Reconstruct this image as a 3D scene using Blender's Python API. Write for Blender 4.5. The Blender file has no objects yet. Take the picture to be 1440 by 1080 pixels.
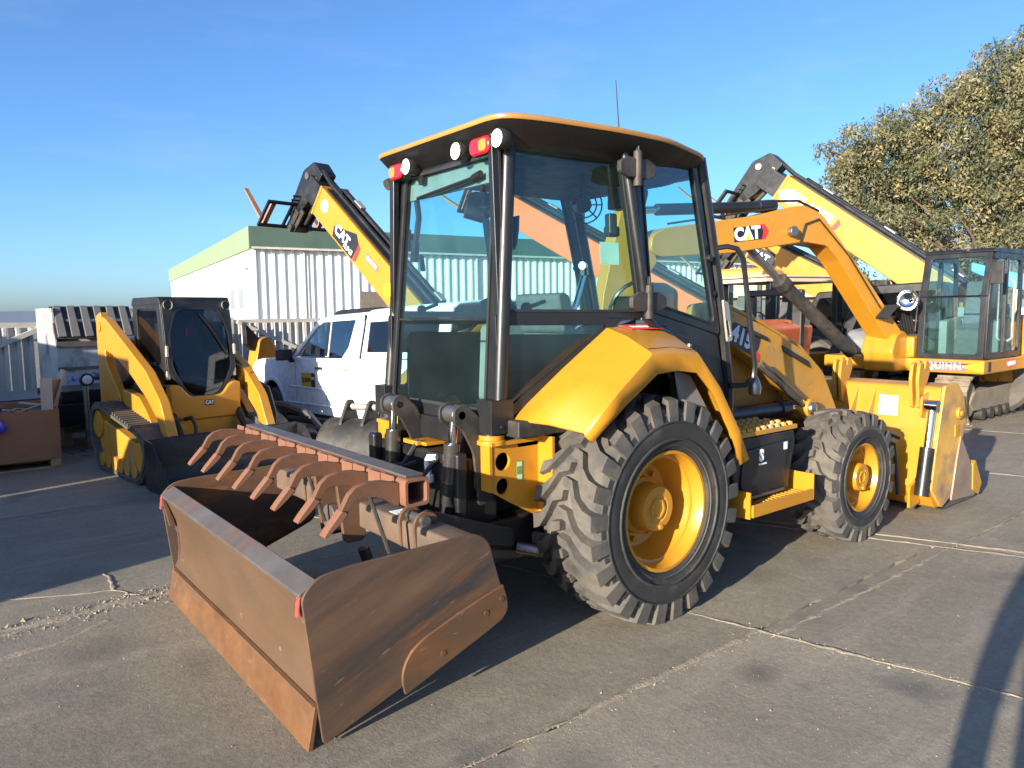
import bpy, bmesh, math, random
import numpy as np
from mathutils import Vector, Matrix, Euler
random.seed(7); rng = np.random.default_rng(7)
R = math.radians
SC = bpy.context.scene
COL = SC.collection
# ------------------------------------------------------------------ camera
F, HEAD, ROLL = 1040.0, R(51.5), R(0.6)
pitch = math.atan(100 / F)
fwd = Vector((math.cos(HEAD) * math.cos(pitch), math.sin(HEAD) * math.cos(pitch), -math.sin(pitch)))
rt0 = Vector((math.sin(HEAD), -math.cos(HEAD), 0)); up0 = rt0.cross(fwd)
rt = math.cos(ROLL) * rt0 - math.sin(ROLL) * up0
up = math.sin(ROLL) * rt0 + math.cos(ROLL) * up0
CAMPOS = Vector((-3.1743, -3.6780, 1.7351))
cd = bpy.data.cameras.new('camera'); cam = bpy.data.objects.new('camera', cd); COL.objects.link(cam)
M = Matrix((rt, up, -fwd)).transposed().to_4x4(); M.translation = CAMPOS
cam.matrix_world = M
cd.sensor_fit = 'HORIZONTAL'; cd.sensor_width = 36; cd.lens = 36 * F / 1440
cd.clip_start = 0.05; cd.clip_end = 6000
SC.camera = cam
# ------------------------------------------------------------------ sky, sun, exposure
SUN_AZ, SUN_EL = R(194.5), R(13.4)          # direction towards the sun (world azimuth, ccw from +X)
w = bpy.data.worlds.new('World'); SC.world = w; w.use_nodes = True
nt = w.node_tree; bg = nt.nodes['Background']
sky = nt.nodes.new('ShaderNodeTexSky'); sky.sky_type = 'NISHITA'; sky.sun_disc = False
sky.sun_elevation = SUN_EL; sky.sun_rotation = R(90) - SUN_AZ
sky.air_density = 0.8; sky.dust_density = 0.95; sky.ozone_density = 5.2; sky.altitude = 0
wt = nt.nodes.new('ShaderNodeTexCoord'); wm = nt.nodes.new('ShaderNodeMapping'); wm.inputs['Scale'].default_value = (1.2, 3.5, 9); wm.inputs['Rotation'].default_value = (0, 0, R(25))
wn = nt.nodes.new('ShaderNodeTexNoise'); wn.inputs['Scale'].default_value = 1.6; wn.inputs['Detail'].default_value = 7; wn.inputs['Roughness'].default_value = .6
wr = nt.nodes.new('ShaderNodeMapRange'); wr.inputs[1].default_value = .52; wr.inputs[2].default_value = .8; wr.inputs[3].default_value = 0; wr.inputs[4].default_value = .11
wx = nt.nodes.new('ShaderNodeMix'); wx.data_type = 'RGBA'; wx.inputs['B'].default_value = (3.2, 3.3, 3.4, 1)      # thin cirrus all round the sky
nt.links.new(wt.outputs['Generated'], wm.inputs[0]); nt.links.new(wm.outputs[0], wn.inputs['Vector']); nt.links.new(wn.outputs['Fac'], wr.inputs[0])
nt.links.new(wr.outputs[0], wx.inputs['Factor']); nt.links.new(sky.outputs[0], wx.inputs['A'])
nt.links.new(wx.outputs['Result'], bg.inputs[0]); bg.inputs[1].default_value = 0.117
sl = bpy.data.lights.new('sun', 'SUN'); sl.energy = 5.0; sl.angle = R(0.53); sl.color = (1.0, 0.91, 0.75)
so = bpy.data.objects.new('sun', sl); COL.objects.link(so)
sd = Vector((math.cos(SUN_AZ) * math.cos(SUN_EL), math.sin(SUN_AZ) * math.cos(SUN_EL), math.sin(SUN_EL)))
so.rotation_euler = sd.to_track_quat('Z', 'Y').to_euler(); so.location = (-20, -8, 12)
vs = SC.view_settings; vs.view_transform = 'Standard'; vs.look = 'None'; vs.gamma = 1; vs.exposure = 1.3
SC.cycles.max_bounces = 8; SC.cycles.transparent_max_bounces = 24
SC.cycles.sample_clamp_indirect = 6
# ------------------------------------------------------------------ helpers
class G:
    """collects shapes in one bmesh; make() links them as ONE mesh object"""
    def __init__(s): s.bm = bmesh.new(); s.M = Matrix()
    def v(s, p): return s.bm.verts.new(s.M @ Vector(p))
    def f(s, vs):
        try: return s.bm.faces.new(vs)
        except ValueError: return None
    def poly(s, pts): s.f([s.v(p) for p in pts]); return s
    def box(s, x0, x1, y0, y1, z0, z1):
        P = [s.v((x, y, z)) for x in (x0, x1) for y in (y0, y1) for z in (z0, z1)]
        for q in ((0,1,3,2),(4,6,7,5),(0,4,5,1),(2,3,7,6),(0,2,6,4),(1,5,7,3)): s.f([P[i] for i in q])
        return s
    def bc(s, c, d, rot=(0,0,0)):
        K = s.M; s.M = K @ Matrix.Translation(c) @ Euler(rot).to_matrix().to_4x4()
        s.box(-d[0]/2, d[0]/2, -d[1]/2, d[1]/2, -d[2]/2, d[2]/2); s.M = K; return s
    @staticmethod
    def at(p, a, ax):
        return {'x': (a, p[0], p[1]), 'y': (p[0], a, p[1]), 'z': (p[0], p[1], a)}[ax]
    def prism(s, pts, a0, a1, ax='y'):
        A = [s.v(s.at(p, a0, ax)) for p in pts]; B = [s.v(s.at(p, a1, ax)) for p in pts]
        s.f(A[::-1]); s.f(B); n = len(pts)
        for i in range(n): s.f([A[i], A[(i+1) % n], B[(i+1) % n], B[i]])
        return s
    def ring(s, po, pi, a0, a1, ax='y'):
        n = len(po); L = [[s.v(s.at(p, a, ax)) for p in pp] for pp in (po, pi) for a in (a0, a1)]
        for i in range(n):
            j = (i+1) % n
            s.f([L[0][i], L[0][j], L[1][j], L[1][i]]); s.f([L[2][i], L[3][i], L[3][j], L[2][j]])
            s.f([L[0][i], L[2][i], L[2][j], L[0][j]]); s.f([L[1][i], L[1][j], L[3][j], L[3][i]])
        return s
    def cyl(s, p0, p1, r, r2=None, n=14, caps=True):
        p0, p1 = Vector(p0), Vector(p1); r2 = r if r2 is None else r2
        d = (p1 - p0).normalized(); u = d.orthogonal().normalized(); w_ = d.cross(u)
        A, B = [], []
        for i in range(n):
            t = 2*math.pi*i/n; o = u*math.cos(t) + w_*math.sin(t)
            A.append(s.v(p0 + o*r)); B.append(s.v(p1 + o*r2))
        for i in range(n): s.f([A[i], A[(i+1) % n], B[(i+1) % n], B[i]])
        if caps: s.f(A[::-1]); s.f(B)
        return s
    def tube(s, path, r, n=8, closed=False):
        P = [Vector(p) for p in path]; m = len(P); rings = []; u = None
        for i in range(m):
            if closed: d = (P[(i+1) % m] - P[i-1]).normalized()
            else: d = (P[min(i+1, m-1)] - P[max(i-1, 0)]).normalized()
            if u is None: u = d.orthogonal().normalized()
            u = (u - d*u.dot(d)).normalized(); w_ = d.cross(u)
            rr = r[i] if isinstance(r, (list, tuple)) else r
            rings.append([s.v(P[i] + (u*math.cos(2*math.pi*k/n) + w_*math.sin(2*math.pi*k/n))*rr) for k in range(n)])
        for i in range(m if closed else m-1):
            A, B = rings[i], rings[(i+1) % m]
            for k in range(n): s.f([A[k], A[(k+1) % n], B[(k+1) % n], B[k]])
        if not closed: s.f(rings[0][::-1]); s.f(rings[-1])
        return s
    def lathe(s, prof, c=(0,0,0), ax='y', n=40, close=False, caps=False):
        rings = []
        for a, r in prof:
            L = []
            for i in range(n):
                t = 2*math.pi*i/n; p, q = r*math.cos(t), r*math.sin(t)
                o = {'x': (a, p, q), 'y': (p, a, q), 'z': (p, q, a)}[ax]
                L.append(s.v((c[0]+o[0], c[1]+o[1], c[2]+o[2])))
            rings.append(L)
        m = len(rings)
        for i in range(m if close else m-1):
            A, B = rings[i], rings[(i+1) % m]
            for k in range(n): s.f([A[k], A[(k+1) % n], B[(k+1) % n], B[k]])
        if caps: s.f(rings[0]); s.f(rings[-1][::-1])
        return s
    def mesh(s, name, mat, smooth=38):
        bmesh.ops.recalc_face_normals(s.bm, faces=s.bm.faces[:])
        me = bpy.data.meshes.new(name); s.bm.to_mesh(me); s.bm.free()
        me.materials.append(mat)
        if smooth:
            me.polygons.foreach_set('use_smooth', [True]*len(me.polygons))
            me.set_sharp_from_angle(angle=R(smooth))
        return me
    def make(s, name, mat, parent=None, bev=0, smooth=38, label=None):
        return link(s.mesh(name, mat, smooth), name, parent, bev, label)
def link(me, name, parent=None, bev=0, label=None, loc=None, rot=None):
    o = bpy.data.objects.new(name, me); COL.objects.link(o)
    if parent: o.parent = parent
    if bev:
        b = o.modifiers.new('bevel', 'BEVEL'); b.width = bev; b.segments = 2; b.limit_method = 'ANGLE'
        b.angle_limit = R(40); b.harden_normals = True
    if label: o['label'] = label
    if loc is not None: o.location = loc
    if rot is not None: o.rotation_euler = rot
    return o
def tag(o, label=None, cat=None, group=None, kind=None):
    if label: o['label'] = label
    if cat: o['category'] = cat
    if group: o['group'] = group
    if kind: o['kind'] = kind
    return o
def thing(name, label, cat, loc=(0,0,0), rz=0, group=None, rot=None):
    o = bpy.data.objects.new(name, None); COL.objects.link(o); o.empty_display_size = .2
    o.location = loc; o.rotation_euler = rot if rot else (0, 0, rz)
    return tag(o, label, cat, group)
def rnd(pts, r, n=4):
    """round the corners of a polygon"""
    out = []; m = len(pts)
    for i in range(m):
        p = Vector(pts[i]); a = Vector(pts[i-1]); b = Vector(pts[(i+1) % m])
        rr = r[i] if isinstance(r, (list, tuple)) else r
        da, db = a-p, b-p; k = min(rr, da.length*.49, db.length*.49)
        if k < 1e-5: out += [tuple(p)]*1; continue
        A = p + da.normalized()*k; B = p + db.normalized()*k
        for j in range(n+1):
            t = j/n; out.append(tuple(A*(1-t)**2 + p*2*t*(1-t) + B*t*t))
    return out
def inset(pts, d):
    """move every edge of a convex ccw/cw polygon inwards"""
    m = len(pts); c = sum((Vector(p) for p in pts), Vector((0, 0)))/m; out = []
    for i in range(m):
        p = Vector(pts[i]); e1 = (p - Vector(pts[i-1])).normalized(); e2 = (Vector(pts[(i+1) % m]) - p).normalized()
        n1 = Vector((-e1.y, e1.x)); n2 = Vector((-e2.y, e2.x))
        if n1.dot(c-p) < 0: n1 = -n1
        if n2.dot(c-p) < 0: n2 = -n2
        q = (n1 + n2); q = q/max(q.dot(n1), .25); out.append(tuple(p + q*d))
    return out
def planeM(o, u, vv):
    o, u = Vector(o), Vector(u).normalized(); vv = Vector(vv); n = u.cross(vv).normalized(); v2 = n.cross(u)
    m = Matrix((u, v2, n)).transposed().to_4x4(); m.translation = o; return m
def arc(c, r, a0, a1, n, flat=True):
    return [(c[0] + r*math.cos(R(a0 + (a1-a0)*i/n)), c[1] + r*math.sin(R(a0 + (a1-a0)*i/n))) for i in range(n+1)]
def text(name, s, mat, size, Mx, parent=None, ext=.0015, shear=0, bold=0, label=None, space=1.0):
    cu = bpy.data.curves.new(name, 'FONT'); cu.body = s; cu.size = size; cu.extrude = ext; cu.shear = shear
    cu.offset = bold; cu.align_x = 'CENTER'; cu.align_y = 'CENTER'; cu.space_character = space; cu.resolution_u = 3
    t = bpy.data.objects.new(name, cu); COL.objects.link(t)
    me = bpy.data.meshes.new_from_object(t.evaluated_get(bpy.context.evaluated_depsgraph_get()))
    bpy.data.objects.remove(t); bpy.data.curves.remove(cu)
    me.name = name; me.materials.clear(); me.materials.append(mat); me.transform(Mx)
    return link(me, name, parent, 0, label)
# ------------------------------------------------------------------ materials
def mat(name, col, rough=.5, metal=0, var=.12, scale=5, bump=0, bscale=60, dirt=None, dlo=.5, dhi=.72, dscale=3,
        coat=0, detail=6, stretch=None, spec=.5, dirt2=None, d2lo=.55, d2hi=.75, d2scale=9, world=False, mrot=None, scr=None):
    m = bpy.data.materials.new(name); m.use_nodes = True; n = m.node_tree; N = n.nodes; L = n.links.new
    b = N['Principled BSDF']; b.inputs['Metallic'].default_value = metal
    b.inputs['Specular IOR Level'].default_value = spec
    if coat: b.inputs['Coat Weight'].default_value = coat; b.inputs['Coat Roughness'].default_value = .08
    tc = N.new('ShaderNodeTexCoord'); src = tc.outputs['Object']
    if world: g = N.new('ShaderNodeNewGeometry'); src = g.outputs['Position']
    if mrot:
        mr_ = N.new('ShaderNodeMapping'); mr_.inputs['Rotation'].default_value = mrot; L(src, mr_.inputs[0]); src = mr_.outputs[0]
    if stretch:
        mp = N.new('ShaderNodeMapping'); mp.inputs['Scale'].default_value = stretch; L(src, mp.inputs[0]); src = mp.outputs[0]
    def noise(sc, det=detail, ro=.6):
        t = N.new('ShaderNodeTexNoise'); t.inputs['Scale'].default_value = sc; t.inputs['Detail'].default_value = det
        t.inputs['Roughness'].default_value = ro; L(src, t.inputs['Vector']); return t.outputs['Fac']
    def ramp(f, a, c0, bb, c1):
        r = N.new('ShaderNodeValToRGB'); e = r.color_ramp.elements
        e[0].position = a; e[0].color = c0; e[1].position = bb; e[1].color = c1; L(f, r.inputs[0]); return r.outputs[0]
    c4 = lambda c, k=1: (min(c[0]*k, 1), min(c[1]*k, 1), min(c[2]*k, 1), 1)
    col_s = ramp(noise(scale), .3, c4(col, 1-var), .7, c4(col, 1+var))
    def mixin(cs, dc, lo, hi, sc):
        fac = ramp(noise(sc, 8, .65), lo, (0,0,0,1), hi, (1,1,1,1))
        mx = N.new('ShaderNodeMix'); mx.data_type = 'RGBA'; L(fac, mx.inputs['Factor']); L(cs, mx.inputs['A'])
        mx.inputs['B'].default_value = (*dc, 1); return mx.outputs['Result']
    if dirt: col_s = mixin(col_s, dirt, dlo, dhi, dscale)
    if scr: col_s = mixin(col_s, scr[:3], scr[3], scr[3]+.05, scr[4])
    if dirt2: col_s = mixin(col_s, dirt2, d2lo, d2hi, d2scale)
    L(col_s, b.inputs['Base Color'])
    L(ramp(noise(scale*2.3), .3, (max(rough-.1, .02),)*3+(1,), .7, (min(rough+.1, 1),)*3+(1,)), b.inputs['Roughness'])
    if bump:
        bp = N.new('ShaderNodeBump'); bp.inputs['Strength'].default_value = bump; bp.inputs['Distance'].default_value = .02
        L(noise(bscale, 6, .7), bp.inputs['Height']); L(bp.outputs[0], b.inputs['Normal'])
    return m
def glass(name, tint, rough=.02, ior=1.5, body=0, bcol=(.2,.25,.25)):
    """a thin pane: tinted see-through mixed with a Fresnel mirror, and a little dust"""
    m = bpy.data.materials.new(name); m.use_nodes = True; n = m.node_tree; N = n.nodes; L = n.links.new
    N.remove(N['Principled BSDF']); out = N['Material Output']
    t = N.new('ShaderNodeBsdfTransparent'); t.inputs[0].default_value = (*tint, 1)
    g = N.new('ShaderNodeBsdfGlossy'); g.inputs['Roughness'].default_value = rough; g.inputs[0].default_value = (.9, .95, 1, 1)
    fr = N.new('ShaderNodeFresnel'); fr.inputs[0].default_value = ior
    ge = N.new('ShaderNodeNewGeometry'); inv = N.new('ShaderNodeMath'); inv.operation = 'SUBTRACT'; inv.inputs[0].default_value = 1; L(ge.outputs['Backfacing'], inv.inputs[1])
    mu = N.new('ShaderNodeMath'); mu.operation = 'MULTIPLY'; L(inv.outputs[0], mu.inputs[0]); L(fr.outputs[0], mu.inputs[1])     # mirror on the outer face only
    mx = N.new('ShaderNodeMixShader'); L(mu.outputs[0], mx.inputs[0]); L(t.outputs[0], mx.inputs[1]); L(g.outputs[0], mx.inputs[2])
    res = mx.outputs[0]
    if body:
        d = N.new('ShaderNodeBsdfDiffuse'); d.inputs[0].default_value = (*bcol, 1)
        tx = N.new('ShaderNodeTexNoise'); tx.inputs['Scale'].default_value = 3; tx.inputs['Detail'].default_value = 8
        mr = N.new('ShaderNodeMapRange'); mr.inputs[1].default_value = .3; mr.inputs[2].default_value = .8
        mr.inputs[3].default_value = body*.5; mr.inputs[4].default_value = body*1.6
        tcc = N.new('ShaderNodeTexCoord'); L(tcc.outputs['Object'], tx.inputs['Vector']); L(tx.outputs['Fac'], mr.inputs[0])
        m2 = N.new('ShaderNodeMixShader'); L(mr.outputs[0], m2.inputs[0]); L(res, m2.inputs[1]); L(d.outputs[0], m2.inputs[2]); res = m2.outputs[0]
    L(res, out.inputs[0]); return m
def lamp_mat(name, col, e):
    m = bpy.data.materials.new(name); m.use_nodes = True; b = m.node_tree.nodes['Principled BSDF']
    b.inputs['Base Color'].default_value = (*col, 1); b.inputs['Emission Color'].default_value = (*col, 1)
    b.inputs['Emission Strength'].default_value = e; return m
DUST = (.26, .2, .14)
Mt = dict(
 yellow=mat('yellow_paint', (.47, .205, .014), .36, var=.06, scale=2.5, dirt=(.42, .225, .045), dlo=.55, dhi=.85, dscale=2.2, coat=.2, bump=.03, bscale=200, dirt2=(.16, .11, .05), d2lo=.66, d2hi=.72, d2scale=34),
 flat=mat('flat_black', (.004, .004, .004), .6, var=.1),
 dyellow=mat('dusty_yellow_paint', (.47, .22, .016), .5, var=.12, scale=4, dirt=(.3, .2, .1), dlo=.47, dhi=.75, dscale=3, bump=.06, bscale=120, dirt2=(.13, .09, .05), d2lo=.62, d2hi=.7, d2scale=26),
 black=mat('black_paint', (.012, .012, .013), .38, var=.3, scale=4, dirt=(.055, .045, .035), dlo=.5, dhi=.85, dscale=3),
 satin=mat('satin_black_frame', (.014, .014, .015), .36, var=.25, scale=3, dirt=(.04, .036, .032), dlo=.55, dhi=.9, dscale=2.5),
 dusty=mat('dusty_black', (.025, .023, .021), .6, var=.3, scale=5, dirt=(.11, .085, .06), dlo=.45, dhi=.8, dscale=4, bump=.1, bscale=80),
 rubber=mat('tyre_rubber', (.062, .057, .052), .78, var=.2, scale=6, dirt=(.175, .143, .108), dlo=.42, dhi=.78, dscale=5, bump=.25, bscale=70, dirt2=(.03, .03, .03), d2scale=2.5, d2lo=.5, d2hi=.75),
  tyreside=mat('tyre_sidewall', (.026, .025, .024), .7, var=.25, scale=8, dirt=(.1, .083, .065), dlo=.52, dhi=.85, dscale=4, bump=.1, bscale=60),
 sidewall=mat('hose_rubber', (.02, .02, .021), .6, var=.3, scale=6),
 chrome=mat('chrome_rod', (.75, .75, .76), .12, 1, var=.05, scale=4),
 steel=mat('worn_steel', (.3, .28, .26), .4, .9, var=.3, scale=6, dirt=(.12, .07, .04), dlo=.5, dhi=.75, dscale=6, bump=.1),
 rust=mat('rusted_plate', (.14, .075, .042), .55, .15, var=.22, scale=3, dirt=(.07, .05, .043), dlo=.47, dhi=.74, dscale=1.6, bump=.08, bscale=90, dirt2=(.36, .14, .03), d2lo=.58, d2hi=.78, d2scale=4, stretch=(.6, 1, 1.8)),
 rustb=mat('rusted_moldboard', scr=(.24, .15, .09, .66, 16), col= (.125, .073, .042), rough=.45, metal=.2, var=.16, scale=1.6, dirt=(.075, .058, .043), dlo=.45, dhi=.75, dscale=1.2, bump=.05, bscale=120, stretch=(1, .5, 1.4), dirt2=(.14, .055, .025), d2lo=.56, d2hi=.76, d2scale=3),
 rustd=mat('dark_scraped_plate', scr=(.24, .19, .15, .64, 13), col= (.135, .078, .048), rough=.48, metal=.3, var=.3, scale=2.2, dirt=(.045, .041, .04), dlo=.42, dhi=.68, dscale=1.7, bump=.12, bscale=90, stretch=(.4, 1, 2.6), mrot=(0, R(22), 0), dirt2=(.2, .085, .03), d2lo=.56, d2hi=.66, d2scale=2.0),
 rusto=mat('orange_rust_plate', scr=(.27, .17, .1, .65, 14), col= (.14, .062, .024), rough=.6, metal=.1, var=.3, scale=3.5, dirt=(.08, .048, .028), dlo=.45, dhi=.7, dscale=3, bump=.1, bscale=90, stretch=(.5, 1, 1.6)),
 rustp=mat('pink_primer_rust', (.2, .088, .05), .6, .05, var=.18, scale=6, dirt=(.16, .075, .04), dlo=.48, dhi=.7, dscale=6, bump=.1, bscale=90),
 rustt=mat('brown_shank_rust', (.15, .068, .035), .6, .1, var=.22, scale=7, dirt=(.09, .05, .035), dlo=.5, dhi=.72, dscale=8, bump=.12, bscale=90),
 greyrust=mat('scuffed_grey_steel', (.115, .102, .094), .5, .3, var=.2, scale=5, dirt=(.15, .075, .045), dlo=.5, dhi=.68, dscale=3.5, bump=.1, bscale=90),
 redpaint=mat('red_marking_paint', (.75, .06, .05), .5, var=.1),
 cabglass=glass('cab_glass', (.80, .955, .945), ior=1.68, body=.012, bcol=(.3, .36, .36)),
 darkglass=glass('dark_glass', (.34, .36, .40), body=.03, bcol=(.1, .1, .1)),
 truckglass=glass('truck_glass', (.5, .56, .62), ior=2.4),
 redlens=mat('red_lens', (.6, .012, .018), .12, var=.25, scale=30, coat=.6),
 amber=mat('amber_lens', (.75, .2, .02), .15, var=.2, scale=30, coat=.5),
 lamp=lamp_mat('lit_work_lamp', (1, .97, .9), 2.2),
 white=mat('white_paint', (.78, .79, .8), .3, var=.03, coat=.5),
 decalw=mat('white_decal', (.8, .8, .78), .5, var=.04),
 decalb=mat('black_decal', (.015, .015, .02), .45, var=.1),
 decalr=mat('red_decal', (.6, .03, .035), .45, var=.08),
 decaly=mat('yellow_decal', (.85, .75, .02), .4, var=.06),
 grey=mat('grey_plastic', (.2, .2, .195), .6, var=.12, bump=.05, bscale=200),
 seat=mat('grey_seat_fabric', (.09, .09, .095), .85, var=.2, scale=20, bump=.1, bscale=200),
 silver=mat('pale_handle', (.5, .46, .4), .35, .5, var=.1),
 orange=mat('orange_boom_paint', (.7, .14, .04), .4, var=.06, coat=.2),
 blue=mat('blue_lift_paint', (.02, .25, .62), .4, var=.08),
 card=mat('brown_cardboard', (.34, .155, .075), .8, var=.15, scale=2, dirt=(.25, .11, .05), dlo=.5, dhi=.75, dscale=2),
 cardl=mat('pale_cardboard', (.5, .38, .28), .85, var=.12),
 wood=mat('pallet_wood', (.36, .24, .13), .8, var=.25, scale=6, stretch=(1, 8, 8), bump=.15),
 fence=mat('fence_paint', (.5, .47, .42), .55, var=.1, scale=2, dirt=(.33, .29, .24), dlo=.5, dhi=.8, dscale=1.5),
 bwhite=mat('building_white', (.8, .79, .74), .6, var=.04, scale=.4, dirt=(.6, .57, .5), dlo=.6, dhi=.9, dscale=.5),
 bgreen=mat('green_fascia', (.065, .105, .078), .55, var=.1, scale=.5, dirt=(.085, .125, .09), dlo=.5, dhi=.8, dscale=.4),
 tan=mat('tan_roof', (.5, .4, .3), .7, var=.08, scale=.3),
 dirt=mat('sandy_dirt', (.27, .225, .165), .95, var=.25, scale=14, bump=.7, bscale=45, world=True, dirt=(.25, .2, .15), dscale=4),
 bark=mat('bark', (.14, .1, .075), .9, var=.3, scale=8, bump=.5, bscale=20),
 skin=mat('skin', (.5, .3, .22), .6, var=.05), cloth=mat('dark_clothing', (.04, .045, .06), .9, var=.2),
)
# ------------------------------------------------------------------ ground
def concrete(name):
    m = bpy.data.materials.new(name); m.use_nodes = True; n = m.node_tree; N = n.nodes; L = n.links.new
    b = N['Principled BSDF']; b.inputs['Specular IOR Level'].default_value = .35
    g = N.new('ShaderNodeNewGeometry'); P = g.outputs['Position']
    def mp(sc, rz=0):
        k = N.new('ShaderNodeMapping'); k.inputs['Scale'].default_value = sc; k.inputs['Rotation'].default_value = (0, 0, R(rz)); L(P, k.inputs[0]); return k.outputs[0]
    def noise(vec, s, d=8, ro=.65):
        t = N.new('ShaderNodeTexNoise'); t.inputs['Scale'].default_value = s; t.inputs['Detail'].default_value = d; t.inputs['Roughness'].default_value = ro
        L(vec, t.inputs['Vector']); return t.outputs['Fac']
    def ramp(f, *st):
        r = N.new('ShaderNodeValToRGB'); e = r.color_ramp.elements
        while len(e) < len(st): e.new(.5)
        for k, (p, c) in enumerate(st):
            e[k].position = p; e[k].color = (*c, 1) if isinstance(c, tuple) else (c, c, c, 1)
        L(f, r.inputs[0]); return r.outputs[0]
    def mix(f, a, bb, mode='MIX'):
        x = N.new('ShaderNodeMix'); x.data_type = 'RGBA'; x.blend_type = mode
        if isinstance(f, float): x.inputs['Factor'].default_value = f
        else: L(f, x.inputs['Factor'])
        L(a, x.inputs['A'])
        if isinstance(bb, tuple): x.inputs['B'].default_value = (*bb, 1)
        else: L(bb, x.inputs['B'])
        return x.outputs['Result']
    W = mp((1, 1, 1)); S = mp((.35, 2.2, 1), 8)
    c = ramp(noise(W, .55), (.3, (.232, .196, .138)), (.55, (.302, .257, .182)), (.75, (.35, .296, .207)))
    c = mix(ramp(noise(W, 28, 6, .75), (.35, 0.0), (.75, .8)), c, (.14, .128, .115))       # fine dark aggregate
    c = mix(ramp(noise(S, 2.2, 9, .7), (.52, 0.0), (.72, .55)), c, (.4, .335, .26))        # dragged pale dust
    c = mix(ramp(noise(W, .9, 5, .6), (.57, 0.0), (.74, .6)), c, (.12, .112, .104))       # dark tyre and oil stains
    c = mix(ramp(noise(W, 75, 4, .8), (.62, 0.0), (.7, .75)), c, (.42, .36, .29))         # specks of grit
    oi = N.new('ShaderNodeObjectInfo'); c = mix(1.0, c, ramp(oi.outputs['Random'], (0.0, .84), (1.0, 1.06)), 'MULTIPLY')     # every slab has its own tone
    c = mix(ramp(noise(W, 1.7, 3, .5), (.6, 0.0), (.68, .5)), c, (.13, .118, .105))
    def spot(cx, cy, r, f):
        vm = N.new('ShaderNodeVectorMath'); vm.operation = 'DISTANCE'; L(P, vm.inputs[0]); vm.inputs[1].default_value = (cx, cy, 0)
        ad = N.new('ShaderNodeMath'); ad.operation = 'MULTIPLY_ADD'; L(noise(W, 3.5, 5, .6), ad.inputs[0]); ad.inputs[1].default_value = r*1.5; L(vm.outputs['Value'], ad.inputs[2])
        return ramp(ad.outputs[0], (r*.9, f), (min(r*1.7, 1), 0.0))
    for s_ in ((-.13, -1.73, .16, .65), (1.05, -1.0, .22, .4), (-1.3, -1.75, .2, .35), (-2.55, .6, .25, .4), (.3, -2.3, .18, .35), (-2.2, .1, .2, .4), (3.2, -1.9, .3, .4)): c = mix(spot(*s_), c, (.07, .065, .06))
    c = mix(1.0, c, ramp(noise(W, .22, 3, .5), (.35, .86), (.65, 1.1)), 'MULTIPLY')
    L(c, b.inputs['Base Color'])
    L(ramp(noise(W, 6), (.3, .6), (.7, .85)), b.inputs['Roughness'])
    h1 = N.new('ShaderNodeBump'); h1.inputs['Strength'].default_value = .38; h1.inputs['Distance'].default_value = .012; L(noise(W, 55, 8, .75), h1.inputs['Height'])
    h2 = N.new('ShaderNodeBump'); h2.inputs['Strength'].default_value = .16; h2.inputs['Distance'].default_value = .05; L(noise(W, 5, 6, .6), h2.inputs['Height']); L(h1.outputs[0], h2.inputs['Normal'])
    L(h2.outputs[0], b.inputs['Normal'])
    return m
Mt['slab'] = concrete('weathered_concrete')
g = G(); S_ = 3000; g.poly([(-S_, -S_, -.03), (S_, -S_, -.03), (S_, S_, -.03), (-S_, S_, -.03)])
tag(g.make('ground', Mt['slab'], smooth=0), kind='structure')
pav = thing('pavement', None, None); tag(pav, kind='structure')
XL = [(-8.6, -.24), (-5.0, -.24), (-.07, -.24), (1.92, -.42), (2.06, -.42), (5.3, -.3), (8.6, -.25), (12, -.25), (16, -.25)]   # x at y=0, dx/dy
YL = [-7.2, -4.3, -1.46, 1.2, 4.0, 6.9, 10, 13.2]
def xy(i, y): return XL[i][0] + XL[i][1]*y
gap = .014
def jag(a, b, amp):
    """a worn slab edge between two corners"""
    a, b = Vector(a), Vector(b); d = b-a; k = max(2, int(d.length/.11)); nrm = Vector((-d.y, d.x)).normalized(); out = []
    for j in range(k):
        t = j/k; out.append(a + d*t + nrm*(0 if j == 0 else random.uniform(-amp, amp)*(1.9 if random.random() < .12 else 1)))
    return out
for i in range(len(XL)-1):
    for j in range(len(YL)-1):
        y0, y1 = YL[j]+gap, YL[j+1]-gap
        if i >= 3: y0 -= .1*(j < 4); y1 -= .1*(j < 3)
        q = [(xy(i, y0)+gap, y0), (xy(i+1, y0)-gap, y0), (xy(i+1, y1)-gap, y1), (xy(i, y1)+gap, y1)]
        pts = []
        for k in range(4): pts += jag(q[k], q[(k+1) % 4], .008)
        dz = 0 if (i, j) in ((2, 1), (2, 2)) else random.uniform(-.006, .004)
        g = G(); T = [g.v((p.x, p.y, dz)) for p in pts]; B = [g.v((p.x, p.y, -.028)) for p in pts]
        g.f(T)
        for k in range(len(pts)): g.f([T[k], B[k], B[(k+1) % len(pts)], T[(k+1) % len(pts)]])
        g.make('slab', Mt['slab'], pav, smooth=0)
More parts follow.
